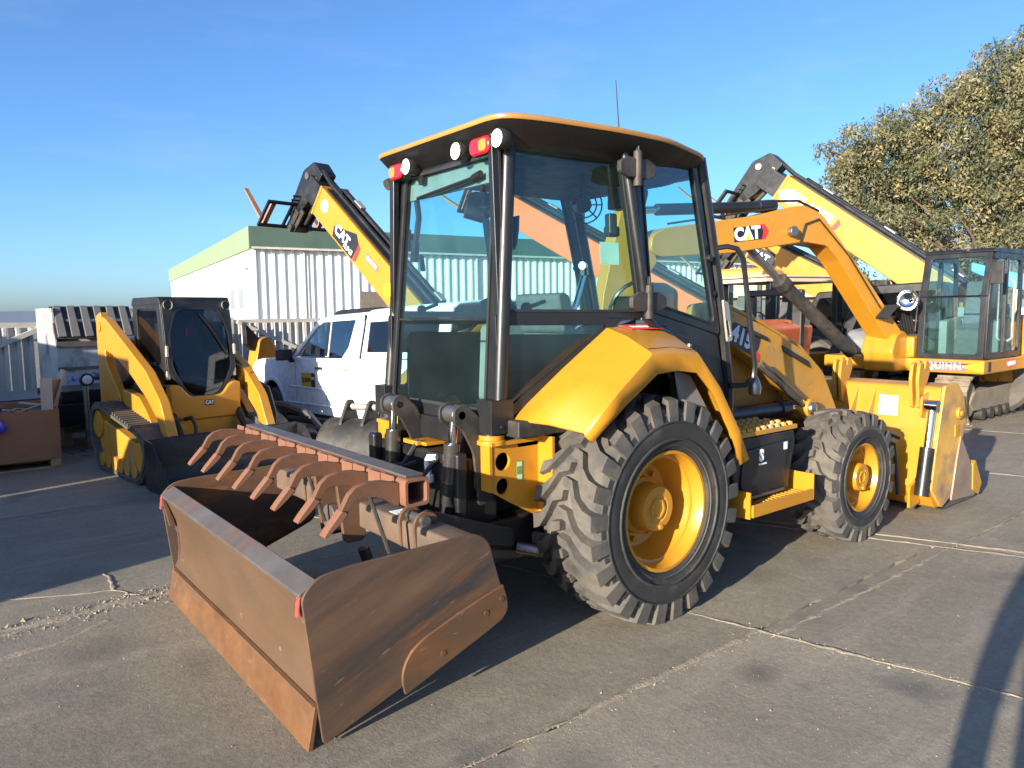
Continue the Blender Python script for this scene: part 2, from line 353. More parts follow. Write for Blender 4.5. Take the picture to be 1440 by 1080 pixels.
# sandy dirt packed into and spilling over the joints
g = G()
def dirt_strip(path, wd, hz):
    path = [Vector((*p, 0)) for p in path]; pts = []
    for a, b in zip(path, path[1:]):
        k = max(2, int((b-a).length/.05)); pts += [a + (b-a)*(t/k) for t in range(k)]
    pts.append(path[-1]); rows = []
    for i, p in enumerate(pts):
        d = (pts[min(i+1, len(pts)-1)] - pts[max(i-1, 0)]).normalized(); nr = Vector((-d.y, d.x, 0))
        f = (.4 + .6*abs(math.sin(i*.31 + p.x*3)) * random.uniform(.5, 1.25)) * (.12 + .88*min(1, max(0, .75 + math.sin(i*.083 + p.y*2 + wd*90) + .5*math.sin(i*.23))))
        wl, wr = wd*f*random.uniform(.5, 1.2), wd*f*random.uniform(.5, 1.2)
        off = nr*random.uniform(-.01, .01)
        rows.append([g.v(p+off+nr*wl+Vector((0,0,-.004))), g.v(p+off+nr*wl*.4+Vector((0,0,hz*f*random.uniform(.5, 1.2)+.002))),
                     g.v(p+off-nr*wr*.4+Vector((0,0,hz*f*random.uniform(.5, 1.2)+.002))), g.v(p+off-nr*wr+Vector((0,0,-.004)))])
    for A, B in zip(rows, rows[1:]):
        for k in range(3): g.f([A[k], A[k+1], B[k+1], B[k]])
for i in range(1, len(XL)-1):
    dirt_strip([(xy(i, y), y) for y in (-7, -4.3, -1.5, 1, 4, 7)], .028 if i != 2 else .024, .004)
for j in range(1, len(YL)-1):
    dirt_strip([(xy(0, YL[j])+.5, YL[j]), (xy(2, YL[j]), YL[j])], .045, .006)
    yy = YL[j] - (.1 if j < 4 else 0)
    dirt_strip([(xy(2, yy), yy), (13, yy)], .034, .004)
# broken crack with rubble on the left, and branches
cr = [(-4.2, 1.02), (-3.4, 1.12), (-2.95, 1.13), (-2.6, 1.2), (-2.3, 1.24), (-2.05, 1.22)]
dirt_strip(cr, .09, .01); dirt_strip([(-4, .8), (-3.1, .77), (-2.7, .83), (-2.45, .98)], .06, .006)
dirt_strip([(-2.32, 2.02), (-2.3, 1.75), (-2.33, 1.5), (-2.2, 1.25)], .025, .004)
dirt_strip([(-2.9, 1.75), (-2.6, 1.6), (-2.33, 1.5)], .02, .003)
tag(g.make('joint_dirt', Mt['dirt'], smooth=60), kind='stuff')
# loose grit: many small stones
def stones(name, n, fn, s0, s1, m):
    V, Fc = [], []
    for k in range(n):
        x, y = fn(); s = random.uniform(s0, s1)*(2.2 if random.random() < .04 else 1); a = random.uniform(0, 6.28); b0 = len(V)
        for q in range(4):
            t = a + q*1.57 + random.uniform(-.5, .5); V.append((x + math.cos(t)*s*random.uniform(.7, 1.2), y + math.sin(t)*s*random.uniform(.7, 1.2), -.002))
        V.append((x + random.uniform(-.3, .3)*s, y + random.uniform(-.3, .3)*s, s*random.uniform(.5, .9)))
        Fc += [(b0, b0+1, b0+4), (b0+1, b0+2, b0+4), (b0+2, b0+3, b0+4), (b0+3, b0, b0+4)]
    me = bpy.data.meshes.new(name); me.from_pydata(V, [], Fc); me.materials.append(m)
    return tag(link(me, name), kind='stuff')
def near():
    r = 1.9*math.exp(random.uniform(0, 1.75)); t = HEAD + R(random.uniform(-40, 40)); return CAMPOS.x + r*math.cos(t), CAMPOS.y + r*math.sin(t)
Mt['grit'] = mat('grit_stones', (.2, .175, .145), .9, var=.4, scale=9, world=True)
stones('grit', 6500, near, .0014, .0042, Mt['grit'])
def along():
    k = random.randrange(len(cr)-1); t = random.random(); a, b = Vector(cr[k]), Vector(cr[k+1]); p = a + (b-a)*t
    return p.x + random.gauss(0, .04), p.y + random.gauss(0, .075)
stones('rubble', 1100, along, .004, .012, mat('rubble_stones', (.2, .17, .13), .95, var=.35, scale=12, world=True))
def along2():
    t = random.random()
    if random.random() < .5: x = -4 + 4.2*t; return x, -1.46 + random.gauss(0, .035)
    y = -3.5 + 2.8*t; return xy(2, y) + random.gauss(0, .03), y
stones('joint_stones', 900, along2, .002, .006, mat('sandy_stones', (.33, .27, .2), .95, var=.3, scale=12, world=True))
# ------------------------------------------------------------------ far setting
g = G(); n = 90
P = []
for k in range(n+1):
    a = R(60 + 110*k/n); h = 3.2 + .35*math.sin(k*.35) + .3*math.sin(k*.13+1) + random.uniform(-.08, .08); P.append((210*math.cos(a), 210*math.sin(a), h))
for k in range(n):
    a, b = Vector(P[k]), Vector(P[k+1]); o = Vector((1.2, 1.2, 1))
    g.f([g.v((a.x, a.y, -1)), g.v((b.x, b.y, -1)), g.v(b), g.v(a)]); g.f([g.v(a), g.v(b), g.v((b.x*1.2, b.y*1.2, -1)), g.v((a.x*1.2, a.y*1.2, -1))])
tag(g.make('hills', mat('haze_blue_hills', (.13, .17, .24), .9, var=.1, scale=.01), smooth=60), kind='structure')  # low bank on the horizon, distance haze put into its blue colour
# warehouse: bright gable end to the left, ribbed long side to the right
wh = thing('warehouse', 'white ribbed metal warehouse with a deep green fascia band, beyond the fence on the left', 'building', (11.84, 38.9, 0), R(-8.5))
LN, DP, EZ, FZ = 46, 45, 5.55, 6.8      # local x along the long front, y away
def ribbed(g, x0, x1, y, z0, z1, step, dep):
    x = x0
    pr = []
    while x < x1: pr += [(x, y), (x+step*.55, y), (x+step*.65, y-dep), (x+step*.9, y-dep)]; x += step
    pr.append((x1, y))
    A = [g.v((p[0], p[1], z0)) for p in pr]; B = [g.v((p[0], p[1], z1)) for p in pr]
    for k in range(len(pr)-1): g.f([A[k], A[k+1], B[k+1], B[k]])
g = G(); ribbed(g, .25, LN, .3, 0, EZ, .56, .09); g.make('front_siding', Mt['bwhite'], wh, smooth=0)
g = G(); g.box(.05, .25, .15, DP, 0, EZ); g.box(LN-.2, LN, .4, DP, 0, EZ); g.box(.3, LN-.3, DP-.2, DP-.01, 0, EZ); g.make('side_wall', Mt['bwhite'], wh)
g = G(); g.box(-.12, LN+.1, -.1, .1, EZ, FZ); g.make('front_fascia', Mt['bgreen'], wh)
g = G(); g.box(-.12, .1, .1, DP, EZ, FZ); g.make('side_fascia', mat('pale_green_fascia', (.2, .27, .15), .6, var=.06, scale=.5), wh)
g = G(); g.box(.1, LN, .1, DP-.01, FZ-.25, FZ-.1); g.make('roof', Mt['grey'], wh)
for yy in (3.2, 6.2):
    g = G(); g.box(-.02, .06, yy, yy+1.4, 2.15, 3.35); f_ = g.make('window', mat('window_grey', (.25, .26, .28), .2, var=.1), wh)
    g = G(); g.box(-.05, -.02, yy-.06, yy+1.46, 2.08, 2.15); g.box(-.05, -.02, yy-.06, yy+1.46, 3.35, 3.42); g.make('window_frame', Mt['bwhite'], f_)
for xx in (3.0, 14.5, 26.0):
    g = G(); g.tube([(xx, .12, EZ-.02), (xx, .12, .1)], .06, 6); g.make('downpipe', Mt['fence'], wh)
g = G(); g.box(.0, LN, -.16, -.1, EZ-.02, EZ+.10); g.make('gutter', Mt['fence'], wh)
g = G(); g.bc((-.05, 1.6, 4.5), (.12, .3, .18)); g.make('wall_lamp', Mt['grey'], wh)
g = G(); g.box(6.4, 8.0, .12, .2, .3, 3.15); g.make('wall_hatch', mat('brown_hatch', (.16, .13, .1), .6), wh)
# the small ribbed shed far left, the tan roofed building and pale house right
sh = thing('shed', 'small pale ribbed shed roof peeping over the left gate', 'building', (-6.2, 62, 0), R(-8))
g = G(); ribbed(g, 0, 5.2, 0, 0, 2.0, .5, .08); g.box(0, 5.2, .2, 6, 0, 2.0); g.make('wall', Mt['bwhite'], sh, smooth=0)
g = G(); g.box(-.2, 5.4, -.2, 6.2, 2.0, 2.25); g.make('roof', Mt['fence'], sh)
lw = thing('low_building', 'long low building with a flat tan roof behind the machines on the right', 'building', (44, 24, 0), R(-38))
g = G(); g.box(-9, 14, 0, 8, 0, 2.6); g.make('wall', mat('dim_tan_wall', (.16, .12, .09), .8), lw)
g = G(); g.box(-9.5, 14.5, -.6, 8.5, 2.6, 3.7); g.make('roof', Mt['tan'], lw)
# fences
def gate(x0, x1, y, zt, label, brace, rot=0):
    t = thing('fence', label, 'fence', (x0, y, 0), rot)
    Ln = x1-x0
    g = G(); g.box(0, Ln, -.04, .04, zt-.09, zt); g.make('top_rail', Mt['fence'], t)
    g = G(); g.box(0, Ln, -.035, .035, .08, .17); g.make('bottom_rail', Mt['fence'], t)
    for px in (0, Ln-.12):
        g = G(); g.box(px, px+.12, -.06, .06, 0, zt+.05); g.make('post', Mt['fence'], t)
    g = G(); a, b = brace
    g.cyl((a[0], -.07, a[1]), (b[0], -.07, b[1]), .055, n=4); g.make('brace', Mt['fence'], t)
    s = G(); s.prism([(0, 0), (.075, 0), (.105, -.06), (.15, -.06), (.165, 0), (.165, .012), (0, .012)], .17, zt-.09, 'z'); me = s.mesh('slat', Mt['fence'], 0)
    k = .13
    while k < Ln-.26: link(me, 'slat', t, loc=(k, 0, 0)); k += .185
    return t
gate(-4.2, -1.45, 11.2, 1.66, 'grey ribbed metal gate with a diagonal brace left of the dumpster', ((.3, .5), (2.6, 1.55)), R(2))
gate(2.1, 6.6, 13.0, 1.66, 'pale ribbed metal gate with a diagonal brace, behind the white pickup', ((.2, 1.6), (1.7, .9)), R(-2))
gate(-1.2, 2.06, 12.6, 1.62, 'pale ribbed fence panel hidden mostly by the compact track loader', ((.3, .4), (3, 1.5)), R(0))
# ------------------------------------------------------------------ trees
def tree(loc, blobs, nleaf, size, label, limbs, trunk_r, cols):
    t = thing('tree', label, 'tree', loc)
    g = G()
    for pth, r0, r1 in limbs:
        m = len(pth); g.tube(pth, [r0 + (r1-r0)*k/(m-1) for k in range(m)], 7)
    g.make('trunk', Mt['bark'], t)
    B = np.array(blobs); wt = (B[:, 3]**2.2); wt /= wt.sum()
    for ci, (col, part) in enumerate(cols):
        k = int(nleaf*part); idx = rng.choice(len(B), k, p=wt)
        d = rng.normal(size=(k, 3)); d /= np.linalg.norm(d, axis=1)[:, None]
        rad = rng.random(k)**.42 * B[idx, 3]
        # clump the leaves: sprays inside a blob
        ns = 15; sp = rng.normal(size=(len(B), ns, 3)); sp /= np.linalg.norm(sp, axis=2)[:, :, None]
        which = rng.integers(0, ns, k); dirs = sp[idx, which] + .25*d; dirs /= np.linalg.norm(dirs, axis=1)[:, None]
        c = B[idx, :3] + dirs*rad[:, None]*np.array([1, 1, .95])
        c[:, 2] -= .35*rng.random(k)**2*B[idx, 3]*.6
        s = size*(.55 + .9*rng.random(k))
        u = rng.normal(size=(k, 3)); u[:, 2] -= .7; u /= np.linalg.norm(u, axis=1)[:, None]
        v = np.cross(u, rng.normal(size=(k, 3))); v /= np.linalg.norm(v, axis=1)[:, None]
        a = u*s[:, None]; b = v*(s*.36)[:, None]
        V = np.stack([c-a, c+b, c+a, c-b], 1).reshape(-1, 3)
        me = bpy.data.meshes.new('crown'); me.vertices.add(4*k); me.vertices.foreach_set('co', V.ravel())
        me.loops.add(4*k); me.loops.foreach_set('vertex_index', np.arange(4*k)); me.polygons.add(k)
        me.polygons.foreach_set('loop_start', np.arange(0, 4*k, 4)); me.polygons.foreach_set('loop_total', np.full(k, 4))
        me.update(); me.materials.append(leafmat(f'leaves_{ci}_{label[:4]}', col)); link(me, 'crown', t)
    return t
def leafmat(name, col):
    m = bpy.data.materials.new(name); m.use_nodes = True; n = m.node_tree; N = n.nodes; L = n.links.new
    b = N['Principled BSDF']; b.inputs['Roughness'].default_value = .6; b.inputs['Specular IOR Level'].default_value = .25
    g_ = N.new('ShaderNodeNewGeometry'); t = N.new('ShaderNodeTexNoise'); t.inputs['Scale'].default_value = .9; t.inputs['Detail'].default_value = 6; L(g_.outputs['Position'], t.inputs['Vector'])
    r = N.new('ShaderNodeValToRGB'); e = r.color_ramp.elements; e[0].position = .35; e[1].position = .65
    e[0].color = (col[0]*.6, col[1]*.68, col[2]*.75, 1); e[1].color = (col[0]*1.3, col[1]*1.22, col[2]*1.1, 1)
    L(t.outputs['Fac'], r.inputs[0]); L(r.outputs[0], b.inputs['Base Color'])
    tr = N.new('ShaderNodeBsdfTranslucent'); L(r.outputs[0], tr.inputs[0]); mx = N.new('ShaderNodeMixShader'); mx.inputs[0].default_value = .22
    L(b.outputs[0], mx.inputs[1]); L(tr.outputs[0], mx.inputs[2]); L(mx.outputs[0], N['Material Output'].inputs[0]); return m
# big tree at the right edge: blobs (x along the view to the right, y away, z up) about its base
tb = Vector((40.7, 10.6, 0)); ax = Vector((.783, -.622, 0)); ay = Vector((.622, .783, 0))
def bl(a, d, z, r): p = ax*a + ay*d; return (p.x, p.y, z, r)
blobs = []
for a, z, r in [(-8.2, 7.4, 1.9), (-8.2, 8.8, 1.3), (-7.9, 5.6, 1.5), (-7.7, 9.8, 1.3), (-7.4, 9.0, 1.5), (-6.9, 5.9, 1.8), (-6.0, 8.0, 1.9), (-5.6, 10.4, 1.6), (-4.5, 6.2, 2.2), (-4.3, 9.2, 2.1), (-4.0, 11.7, 1.6),
                (-2.4, 7.9, 2.3), (-2.3, 10.9, 2.2), (-1.9, 13.3, 1.5), (-2.8, 4.9, 2.0), (0, 9.2, 2.6), (.2, 12.4, 2.3), (-.2, 6.0, 2.4), (.9, 14.4, 1.7),
                (2.4, 10.6, 2.7), (2.6, 7.4, 2.6), (3.4, 13.4, 2.4), (4.6, 9.6, 2.6), (-5.6, 3.6, 1.3), (-3.9, 3.2, 1.2), (1.8, 3.9, 2.0), (-.9, 3.6, 1.6), (5, 6, 2.5), (4.4, 15.2, 1.6)]:
    blobs.append(bl(a, random.uniform(-2.2, .5), z, r))
    blobs.append(bl(a*.95 + random.uniform(-.6, .6), random.uniform(.5, 3.5), z + random.uniform(-.8, .6), r*random.uniform(.7, 1)))
    for q in range(3): blobs.append(bl(a + random.uniform(-1.6, 1.6), random.uniform(-2.8, 1), z + random.uniform(-1.2, 1.5), r*random.uniform(.28, .5)))
limbs = []
for a, z in [(-6.5, 7.5), (-4.2, 9), (-2.2, 11.5), (.5, 12.5), (3, 11), (-5, 5.5), (2, 7)]:
    p = ax*a; limbs.append(([(0, 0, 0), (p.x*.12, p.y*.12, 2.3), (p.x*.4, p.y*.4, z*.6), (p.x*.75, p.y*.75, z*.85), (p.x, p.y, z)], .33, .05))
for k in range(26):
    q = random.choice(blobs); e_ = Vector(q[:3]) + Vector((random.uniform(-1, 1), random.uniform(-2, 0), random.uniform(-.6, .8))); m_ = Vector((e_.x*.45, e_.y*.45, e_.z*.62))
    limbs.append(([m_, m_.lerp(e_, .5) + Vector((0, 0, .35)), e_], .09, .02))
tree(tb, blobs, 190000, .1, 'large olive green tree with drooping foliage rising behind the excavator at right', limbs, .4,
     [((.2, .18, .092), .47), ((.09, .11, .06), .34), ((.28, .235, .13), .19)])
b2 = [(random.uniform(-2.2, 2.2), random.uniform(-2, 2), random.uniform(1.5, 4.2), random.uniform(.8, 1.4)) for _ in range(22)]
tree((46, 52, 0), b2, 9000, .14, 'distant dark green tree seen through the tractor cab', [([(0, 0, 0), (0, 0, 3)], .25, .1)], .2, [((.05, .075, .04), 1.0)])
# ------------------------------------------------------------------ wheels with lugged tyres
def tyre_mesh(Rt, W, rr, nl, dep, sweep, side, rings=64):
    """axle along y, outer face towards -y*side; carcass lathe plus staggered diagonal lugs"""
    h = W/2; g = G(); Rc = Rt-dep
    prof = [(-.80*h, rr), (-.92*h, rr+.02), (-1.0*h, rr+.28*(Rc-rr)), (-1.03*h, rr+.55*(Rc-rr)), (-.98*h, rr+.8*(Rc-rr)), (-.86*h, Rc-.022), (-.5*h, Rc-.004), (0, Rc)]
    prof = prof + [(-a, r) for a, r in prof[-2::-1]]
    g.lathe(prof, n=rings)
    g.lathe([(-.90*h, rr+.03), (-.965*h, rr+.032), (-.965*h, rr+.045), (-.93*h, rr+.05)], n=rings)       # bead ring
    def base(y):
        a = abs(y); pr = [(0, Rc), (.5*h, Rc-.004), (.86*h, Rc-.022), (.98*h, rr+.8*(Rc-rr)), (1.03*h, rr+.55*(Rc-rr))]
        for (a0, r0), (a1, r1) in zip(pr, pr[1:]):
            if a <= a1: return r0 + (r1-r0)*(a-a0)/(a1-a0)
        return pr[-1][1]
    st = [(-.05, 0, .044, 1.0), (.25, .10, .05, 1.0), (.45, .55, .052, .998), (.72, .88, .07, .99), (.985, 1.0, .078, .975)]
    pit = 2*math.pi/nl; hwk = pit/.25
    for sgn in (-1, 1):
        for k in range(nl):
            t0 = k*pit + (pit*.5 if sgn > 0 else 0); rows = []
            j = random.uniform(-.006, .006)
            for yf, sw, hw, tf in st:
                y = sgn*yf*h; th = t0 + sweep*sw + j; b = base(y)-.012; tp = Rt*tf
                row = []
                for dt, r in ((-hw*1.12*hwk, b), (-hw*.86*hwk, tp), (hw*.86*hwk, tp), (hw*1.12*hwk, b)):
                    row.append(g.v((r*math.cos(th+dt), y, r*math.sin(th+dt))))
                rows.append(row)
            # shoulder flank running down on to the sidewall
            y = sgn*1.035*h; th = t0 + sweep + j; row = []
            for dt, r in ((-.075*hwk, Rc-.115*dep/.05), (-.068*hwk, Rc-.075*dep/.05), (.068*hwk, Rc-.075*dep/.05), (.075*hwk, Rc-.115*dep/.05)):
                row.append(g.v((r*math.cos(th+dt), y, r*math.sin(th+dt))))
            rows.append(row)
            for A, B in zip(rows, rows[1:]):
                for q in range(3): g.f([A[q], A[q+1], B[q+1], B[q]])
            g.f(rows[0][::-1]); g.f(rows[-1])
    # moulded rings on the sidewall
    for q in (.25, .62):
        r = rr + q*(Rc-rr); g.lathe([(-1.0*h, r), (-1.045*h, r+.004), (-1.045*h, r+.012), (-1.0*h, r+.016)]); g.lathe([(1.0*h, r), (1.045*h, r+.004), (1.045*h, r+.012), (1.0*h, r+.016)])
    me = g.mesh('tyre', Mt['rubber'], 30); me.materials.append(Mt['tyreside'])
    for p in me.polygons:
        if math.hypot(p.center.x, p.center.z) < Rc-.085 and abs(p.normal.y) > .3: p.material_index = 1
    return me
def wheel(root, c, Rt, W, rr, nl, dep, sweep, side, dish, hubr, hubout, nuts, m=None):
    """side -1: outer face towards -y. the rim is the part, tyre, hub and nuts are its sub-parts"""
    m = m or Mt['yellow']; g = G(); o = side*W*.41       # flange plane
    s = -side
    prof = [(o, rr+.004), (o+side*.012, rr+.006), (o+side*.012, rr-.012), (o+s*.03, rr-.03), (o+s*.055, rr-.034), (o+s*.06, rr-.045), (o+s*dish*.8, rr-.07),
            (o+s*dish*.93, rr-.085), (o+s*dish, rr-.12), (o+s*dish, .02)]
    g.lathe(prof, n=48); g.lathe([(o+s*(W*.82), rr), (o+s*(W*.8), rr-.03), (o+s*(dish+.02), rr-.05), (o+s*(dish+.02), .02)], n=40)
    rim = g.make('wheel', m, root); rim.location = c
    t = link(tyre_mesh(Rt, W, rr, nl, dep, sweep, side), 'tyre', rim)
    g = G(); e = o+s*hubout
    g.lathe([(o+s*dish, hubr*1.28), (o+s*(dish*.72), hubr*1.22), (o+s*(dish*.66), hubr*1.05), (e+s*.02, hubr), (e, hubr*.93), (e, hubr*.62), (e+s*.006, hubr*.58), (e+s*.006, .001)], n=32)
    for k in range(6):
        a = k*math.pi/3 + .3; g.bc((hubr*.36*math.cos(a), e, hubr*.36*math.sin(a)), (hubr*.10, .008, hubr*.40), (0, -a, 0))
    g.cyl((hubr*.1, e, -hubr*.78), (hubr*.1, e+side*.016, -hubr*.78), .014, n=8)
    g.make('hub', m, rim)
    for k in range(nuts):
        a = 2*math.pi*k/nuts + .2; p = (rr*.62*math.cos(a), o+s*dish, rr*.62*math.sin(a))
        g = G(); g.cyl(p, (p[0], p[1]+side*.03, p[2]), .017, n=6); g.make('wheel_nut', m, rim)
    return rim
# ------------------------------------------------------------------ the yellow loader tractor (its own axes: x ahead, z up, rear axle at the origin)
TR = thing('loader_tractor', 'big yellow loader tractor with black glazed cab and 415 on its arm, nearest the camera', 'loader tractor')
RW, RT, RRr = .45, .64, .335
for s in (-1, 1): wheel(TR, (0, s*.867, .628), RT, RW, RRr, 25, .042, .30*1, s, .235, .135, .055, 10)
for s in (-1, 1): wheel(TR, (2.24, s*.90, .487), .495, .36, .252, 20, .038, .32, s, .15, .105, -.01, 8)
# chassis
g = G(); g.box(-.72, 1.1, -.36, .36, .42, 1.02); g.box(1.1, 2.75, -.3, .3, .5, .95); g.cyl((0, -.7, .628), (0, .7, .628), .15, n=16); g.cyl((2.24, -.75, .487), (2.24, .75, .487), .09, n=12)
g.box(-.1, .6, -.55, .55, .3, .5)
g.make('chassis', Mt['dusty'], TR, .015)
g = G(); g.prism(rnd([(1.15, .98), (2.6, .98), (2.75, 1.1), (2.72, 1.3), (2.2, 1.48), (1.15, 1.56)], .06), -.33, .33); g.make('engine_hood', Mt['dyellow'], TR, .02)
# ---- rear fenders
FI = [(-.735, 1.17), (-.40, 1.42), (-.06, 1.655), (.12, 1.665), (.36, 1.652), (.56, 1.45), (.72, 1.14), (.80, .90)]
FO = [(-.635, 1.135), (-.40, 1.33), (-.141, 1.516), (.06, 1.522), (.262, 1.496), (.46, 1.30), (.665, 1.02), (.77, .83)]
FL = [(-.595, 1.085), (-.36, 1.245), (-.105, 1.40), (.06, 1.41), (.235, 1.388), (.40, 1.25), (.58, .97), (.665, .80)]
for s in (-1, 1):
    g = G(); rows = []
    for a, b, c_ in zip(FI, FO, FL):
        mid = ((a[0]+b[0])/2, (a[1]+b[1])/2+.012)
        rows.append([g.v((a[0], s*.60, a[1]-.08)), g.v((a[0], s*.615, a[1])), g.v((mid[0], s*.85, mid[1])), g.v((b[0]+.0, s*1.052, b[1]+.004)), g.v((b[0], s*1.066, b[1]-.01)), g.v((c_[0], s*1.075, c_[1]))])
    for A, B in zip(rows, rows[1:]):
        for k in range(5): g.f([A[k], A[k+1], B[k+1], B[k]])
    o = g.make('fender', Mt['yellow'], TR, 0, 16)
    sm = o.modifiers.new('thick', 'SOLIDIFY'); sm.thickness = .014; sm.offset = -1
    g = G(); g.tube([(-.12, s*1.02, 1.5335), (.06, s*1.02, 1.5365), (.26, s*1.02, 1.513), (.36, s*1.0, 1.42)], .0035, 5); g.make('panel_seam', Mt['flat'], o)
    g = G(); g.cyl((.32, s*.95, 1.53), (.32, s*.95, 1.545), .014, n=8); g.cyl((-.55, s*.98, 1.185), (-.565, s*.98, 1.2), .01, n=8); g.make('bolt', Mt['steel'], o)
    g = G(); g.prism([(.20, 1.40), (.34, 1.36), (.58, 1.06), (.60, 1.0), (.40, 1.04), (.26, 1.15)], s*.93, s*.945); g.make('mudguard', Mt['grey'], TR, .006)
    g = G(); g.box(-.78, -.35, s*.60, s*.72, 1.08, 1.17); g.box(-.70, .6, s*.42, s*.60, 1.0, 1.12); g.make('fender_bracket', Mt['dusty'], TR, .01)
g = G(); g.M = planeM((.13, -.70, 1.672), (1, 0, -.02), (0, -.17, .996)); g.M = Matrix.Translation((.02, -.03, .004)) @ g.M
g.poly([(-.02, 0, 0), (.30, 0, 0), (.30, .001, 0), (-.02, .001, 0)])
g.bm.free()
DM = planeM((.17, -.70, 1.640), (1, 0, -.01), (0, .97, .245))
g = G(); g.M = DM; g.prism([(-.12, -.05), (.16, -.05), (.22, .05), (-.15, .05)], .004, .006, 'z'); dec = g.make('warning_decal', Mt['redpaint'], TR)
text('decal_text', 'WARNING', Mt['decalw'], .04, DM @ Matrix.Translation((.02, 0, .0065)), dec)
# ---- cab shell: side panels lie in slightly toed planes, built once and mirrored
def mir(s): return Matrix.Diagonal((1, -s, 1, 1))     # s=-1 keeps, s=1 mirrors to the left side
PS = planeM((-.80, -.58, 1.15), (.97, -.11, 0), (.12, .055, 1.51))
PD = planeM((.20, -.69, 1.15), (.90, .09, 0), (0, .02, 1))
UW = [(.030, 1.535), (.87, 1.59), (1.01, .575), (.035, .585)]
LWN = [(.018, .545), (.80, .525), (.02, .03)]
DG = [(-.035, 1.56), (.545, 1.55), (.83, .475), (.07, .63)]
for s in (-1, 1):
    K = mir(s)
    g = G(); g.M = K @ PS; g.ring(rnd(inset(UW, -.03), .05), rnd(inset(UW, .012), .05), -.022, .022, 'z'); fr = g.make('side_window_frame', Mt['satin'], TR, .006)
    g = G(); g.M = K @ PS; g.prism(rnd(inset(UW, .01), .05), .002, .008, 'z'); g.make('glass', Mt['cabglass'], fr)
    g = G(); g.M = K @ PS; g.ring(rnd(inset(UW, .006), .045), rnd(inset(UW, .02), .045), .02, .028, 'z'); g.make('seal', Mt['sidewall'], fr)
    g = G(); g.M = K @ PS; g.ring(rnd(inset(LWN, -.03), .012), rnd(inset(LWN, .025), .012), -.02, .02, 'z'); fr2 = g.make('quarter_window_frame', Mt['satin'], TR, .005)
    g = G(); g.M = K @ PS; g.prism(inset(LWN, .02), .0, .005, 'z'); g.make('glass', Mt['cabglass'], fr2)
    g = G(); g.M = K @ PS; g.prism([(.05, 0), (.85, .5), (1.0, .54), (1.02, .0)], -.05, -.025, 'z'); g.make('side_skin', Mt['satin'], TR, .004)
    # door
    g = G(); g.M = K @ PD; g.ring(rnd(inset(DG, -.045), .06), rnd(inset(DG, .012), .06), -.02, .02, 'z'); d = g.make('cab_door', Mt['satin'], TR, .007)
    g = G(); g.M = K @ PD; g.prism(rnd(inset(DG, .01), .06), .002, .008, 'z'); g.make('glass', Mt['cabglass'], d)
    g = G(); g.M = K @ PD; g.ring(rnd(inset(DG, .006), .055), rnd(inset(DG, .02), .055), .018, .027, 'z'); g.make('seal', Mt['sidewall'], d)
    g = G(); g.M = K @ PD; g.prism(rnd([(.02, .62), (.86, .42), (.96, .05), (.96, -.1), (.45, -.1), (.30, .35)], .04), -.016, .012, 'z'); g.make('door_skin', Mt['satin'], d, .01)
    g = G(); g.M = K @ PD; g.prism(rnd([(.22, .50), (.62, .36), (.64, .30), (.25, .42)], .02), .012, .022, 'z'); g.make('door_pocket', Mt['black'], d, .006)
    g = G(); g.M = K @ PD; po = rnd([(.865, .66), (.935, .64), (.99, .38), (.925, .37)], .015); pi = rnd([(.90, .52), (.935, .515), (.965, .41), (.935, .405)], .012)
    g.ring(po, pi, .03, .055, 'z'); g.bc((.905, .60, .02), (.05, .06, .04)); g.make('door_handle', Mt['silver'], d, .005)
    g = G(); g.M = K @ PD; g.cyl((.72, .93, 0), (.72, .93, .05), .025, n=12); g.cyl((.80, .70, .005), (.80, .70, .03), .02, n=8); g.make('door_knob', Mt['black'], d, .003)
    # pillars
    g = G(); g.M = K; g.tube([(.045, -.675, 2.70), (.075, -.70, 2.45), (.12, -.71, 2.19), (.17, -.715, 1.95), (.20, -.715, 1.76), (.225, -.715, 1.69), (.29, -.72, 1.635), (.40, -.72, 1.60), (.48, -.72, 1.54)], .027, 10); g.make('hinge_pillar', Mt['satin'], TR)
    g = G(); g.M = K; g.tube([(.85, -.60, 2.72), (.93, -.60, 2.42), (1.05, -.60, 1.95), (1.13, -.60, 1.58), (1.20, -.60, 1.2), (1.2, -.60, 1.02)], .038, 8); g.make('front_pillar', Mt['satin'], TR)
    g = G(); g.M = K; g.tube([(-.80, -.585, 1.10), (-.795, -.585, 1.3), (-.68, -.535, 2.66)], .04, 12); g.make('rear_pillar', Mt['satin'], TR)
    g = G(); g.M = K; g.bc((-.735, -.58, 1.86), (.03, .03, .03)); g.bc((-.72, -.582, 2.05), (.02, .02, .03)); g.make('pillar_bolt', Mt['black'], TR, .004)
    # two black hinges, each with an ear on the window and an ear on the door
    for (x, z) in ((.095, 2.55), (.20, 1.79)):
        g = G(); g.M = K @ Matrix.Translation((x, -.735, z))
        ear = [(.02, -.05), (.02, .055), (.08, .06), (.15, .03), (.15, -.03), (.08, -.055)]
        g.prism(rnd(ear, .015), -.02, .012); g.prism(rnd([(-p[0], p[1]) for p in ear], .015), -.02, .012); g.cyl((.0, -.01, -.10), (.0, -.01, .10), .026, n=10); g.cyl((0, -.01, .10), (0, -.01, .15), .012, n=8)
        g.make('hinge', Mt['dusty'], TR, .006)
    # grab rail and its mirror foot
    g = G(); g.M = K; g.tube([(1.0, -.62, 2.15), (1.05, -.68, 2.16), (1.10, -.72, 2.145), (1.16, -.73, 2.08), (1.20, -.73, 1.90), (1.26, -.73, 1.62), (1.32, -.73, 1.36), (1.32, -.72, 1.27), (1.27, -.69, 1.22), (1.16, -.64, 1.22)], .018, 8); g.make('grab_rail', Mt['satin'], TR)
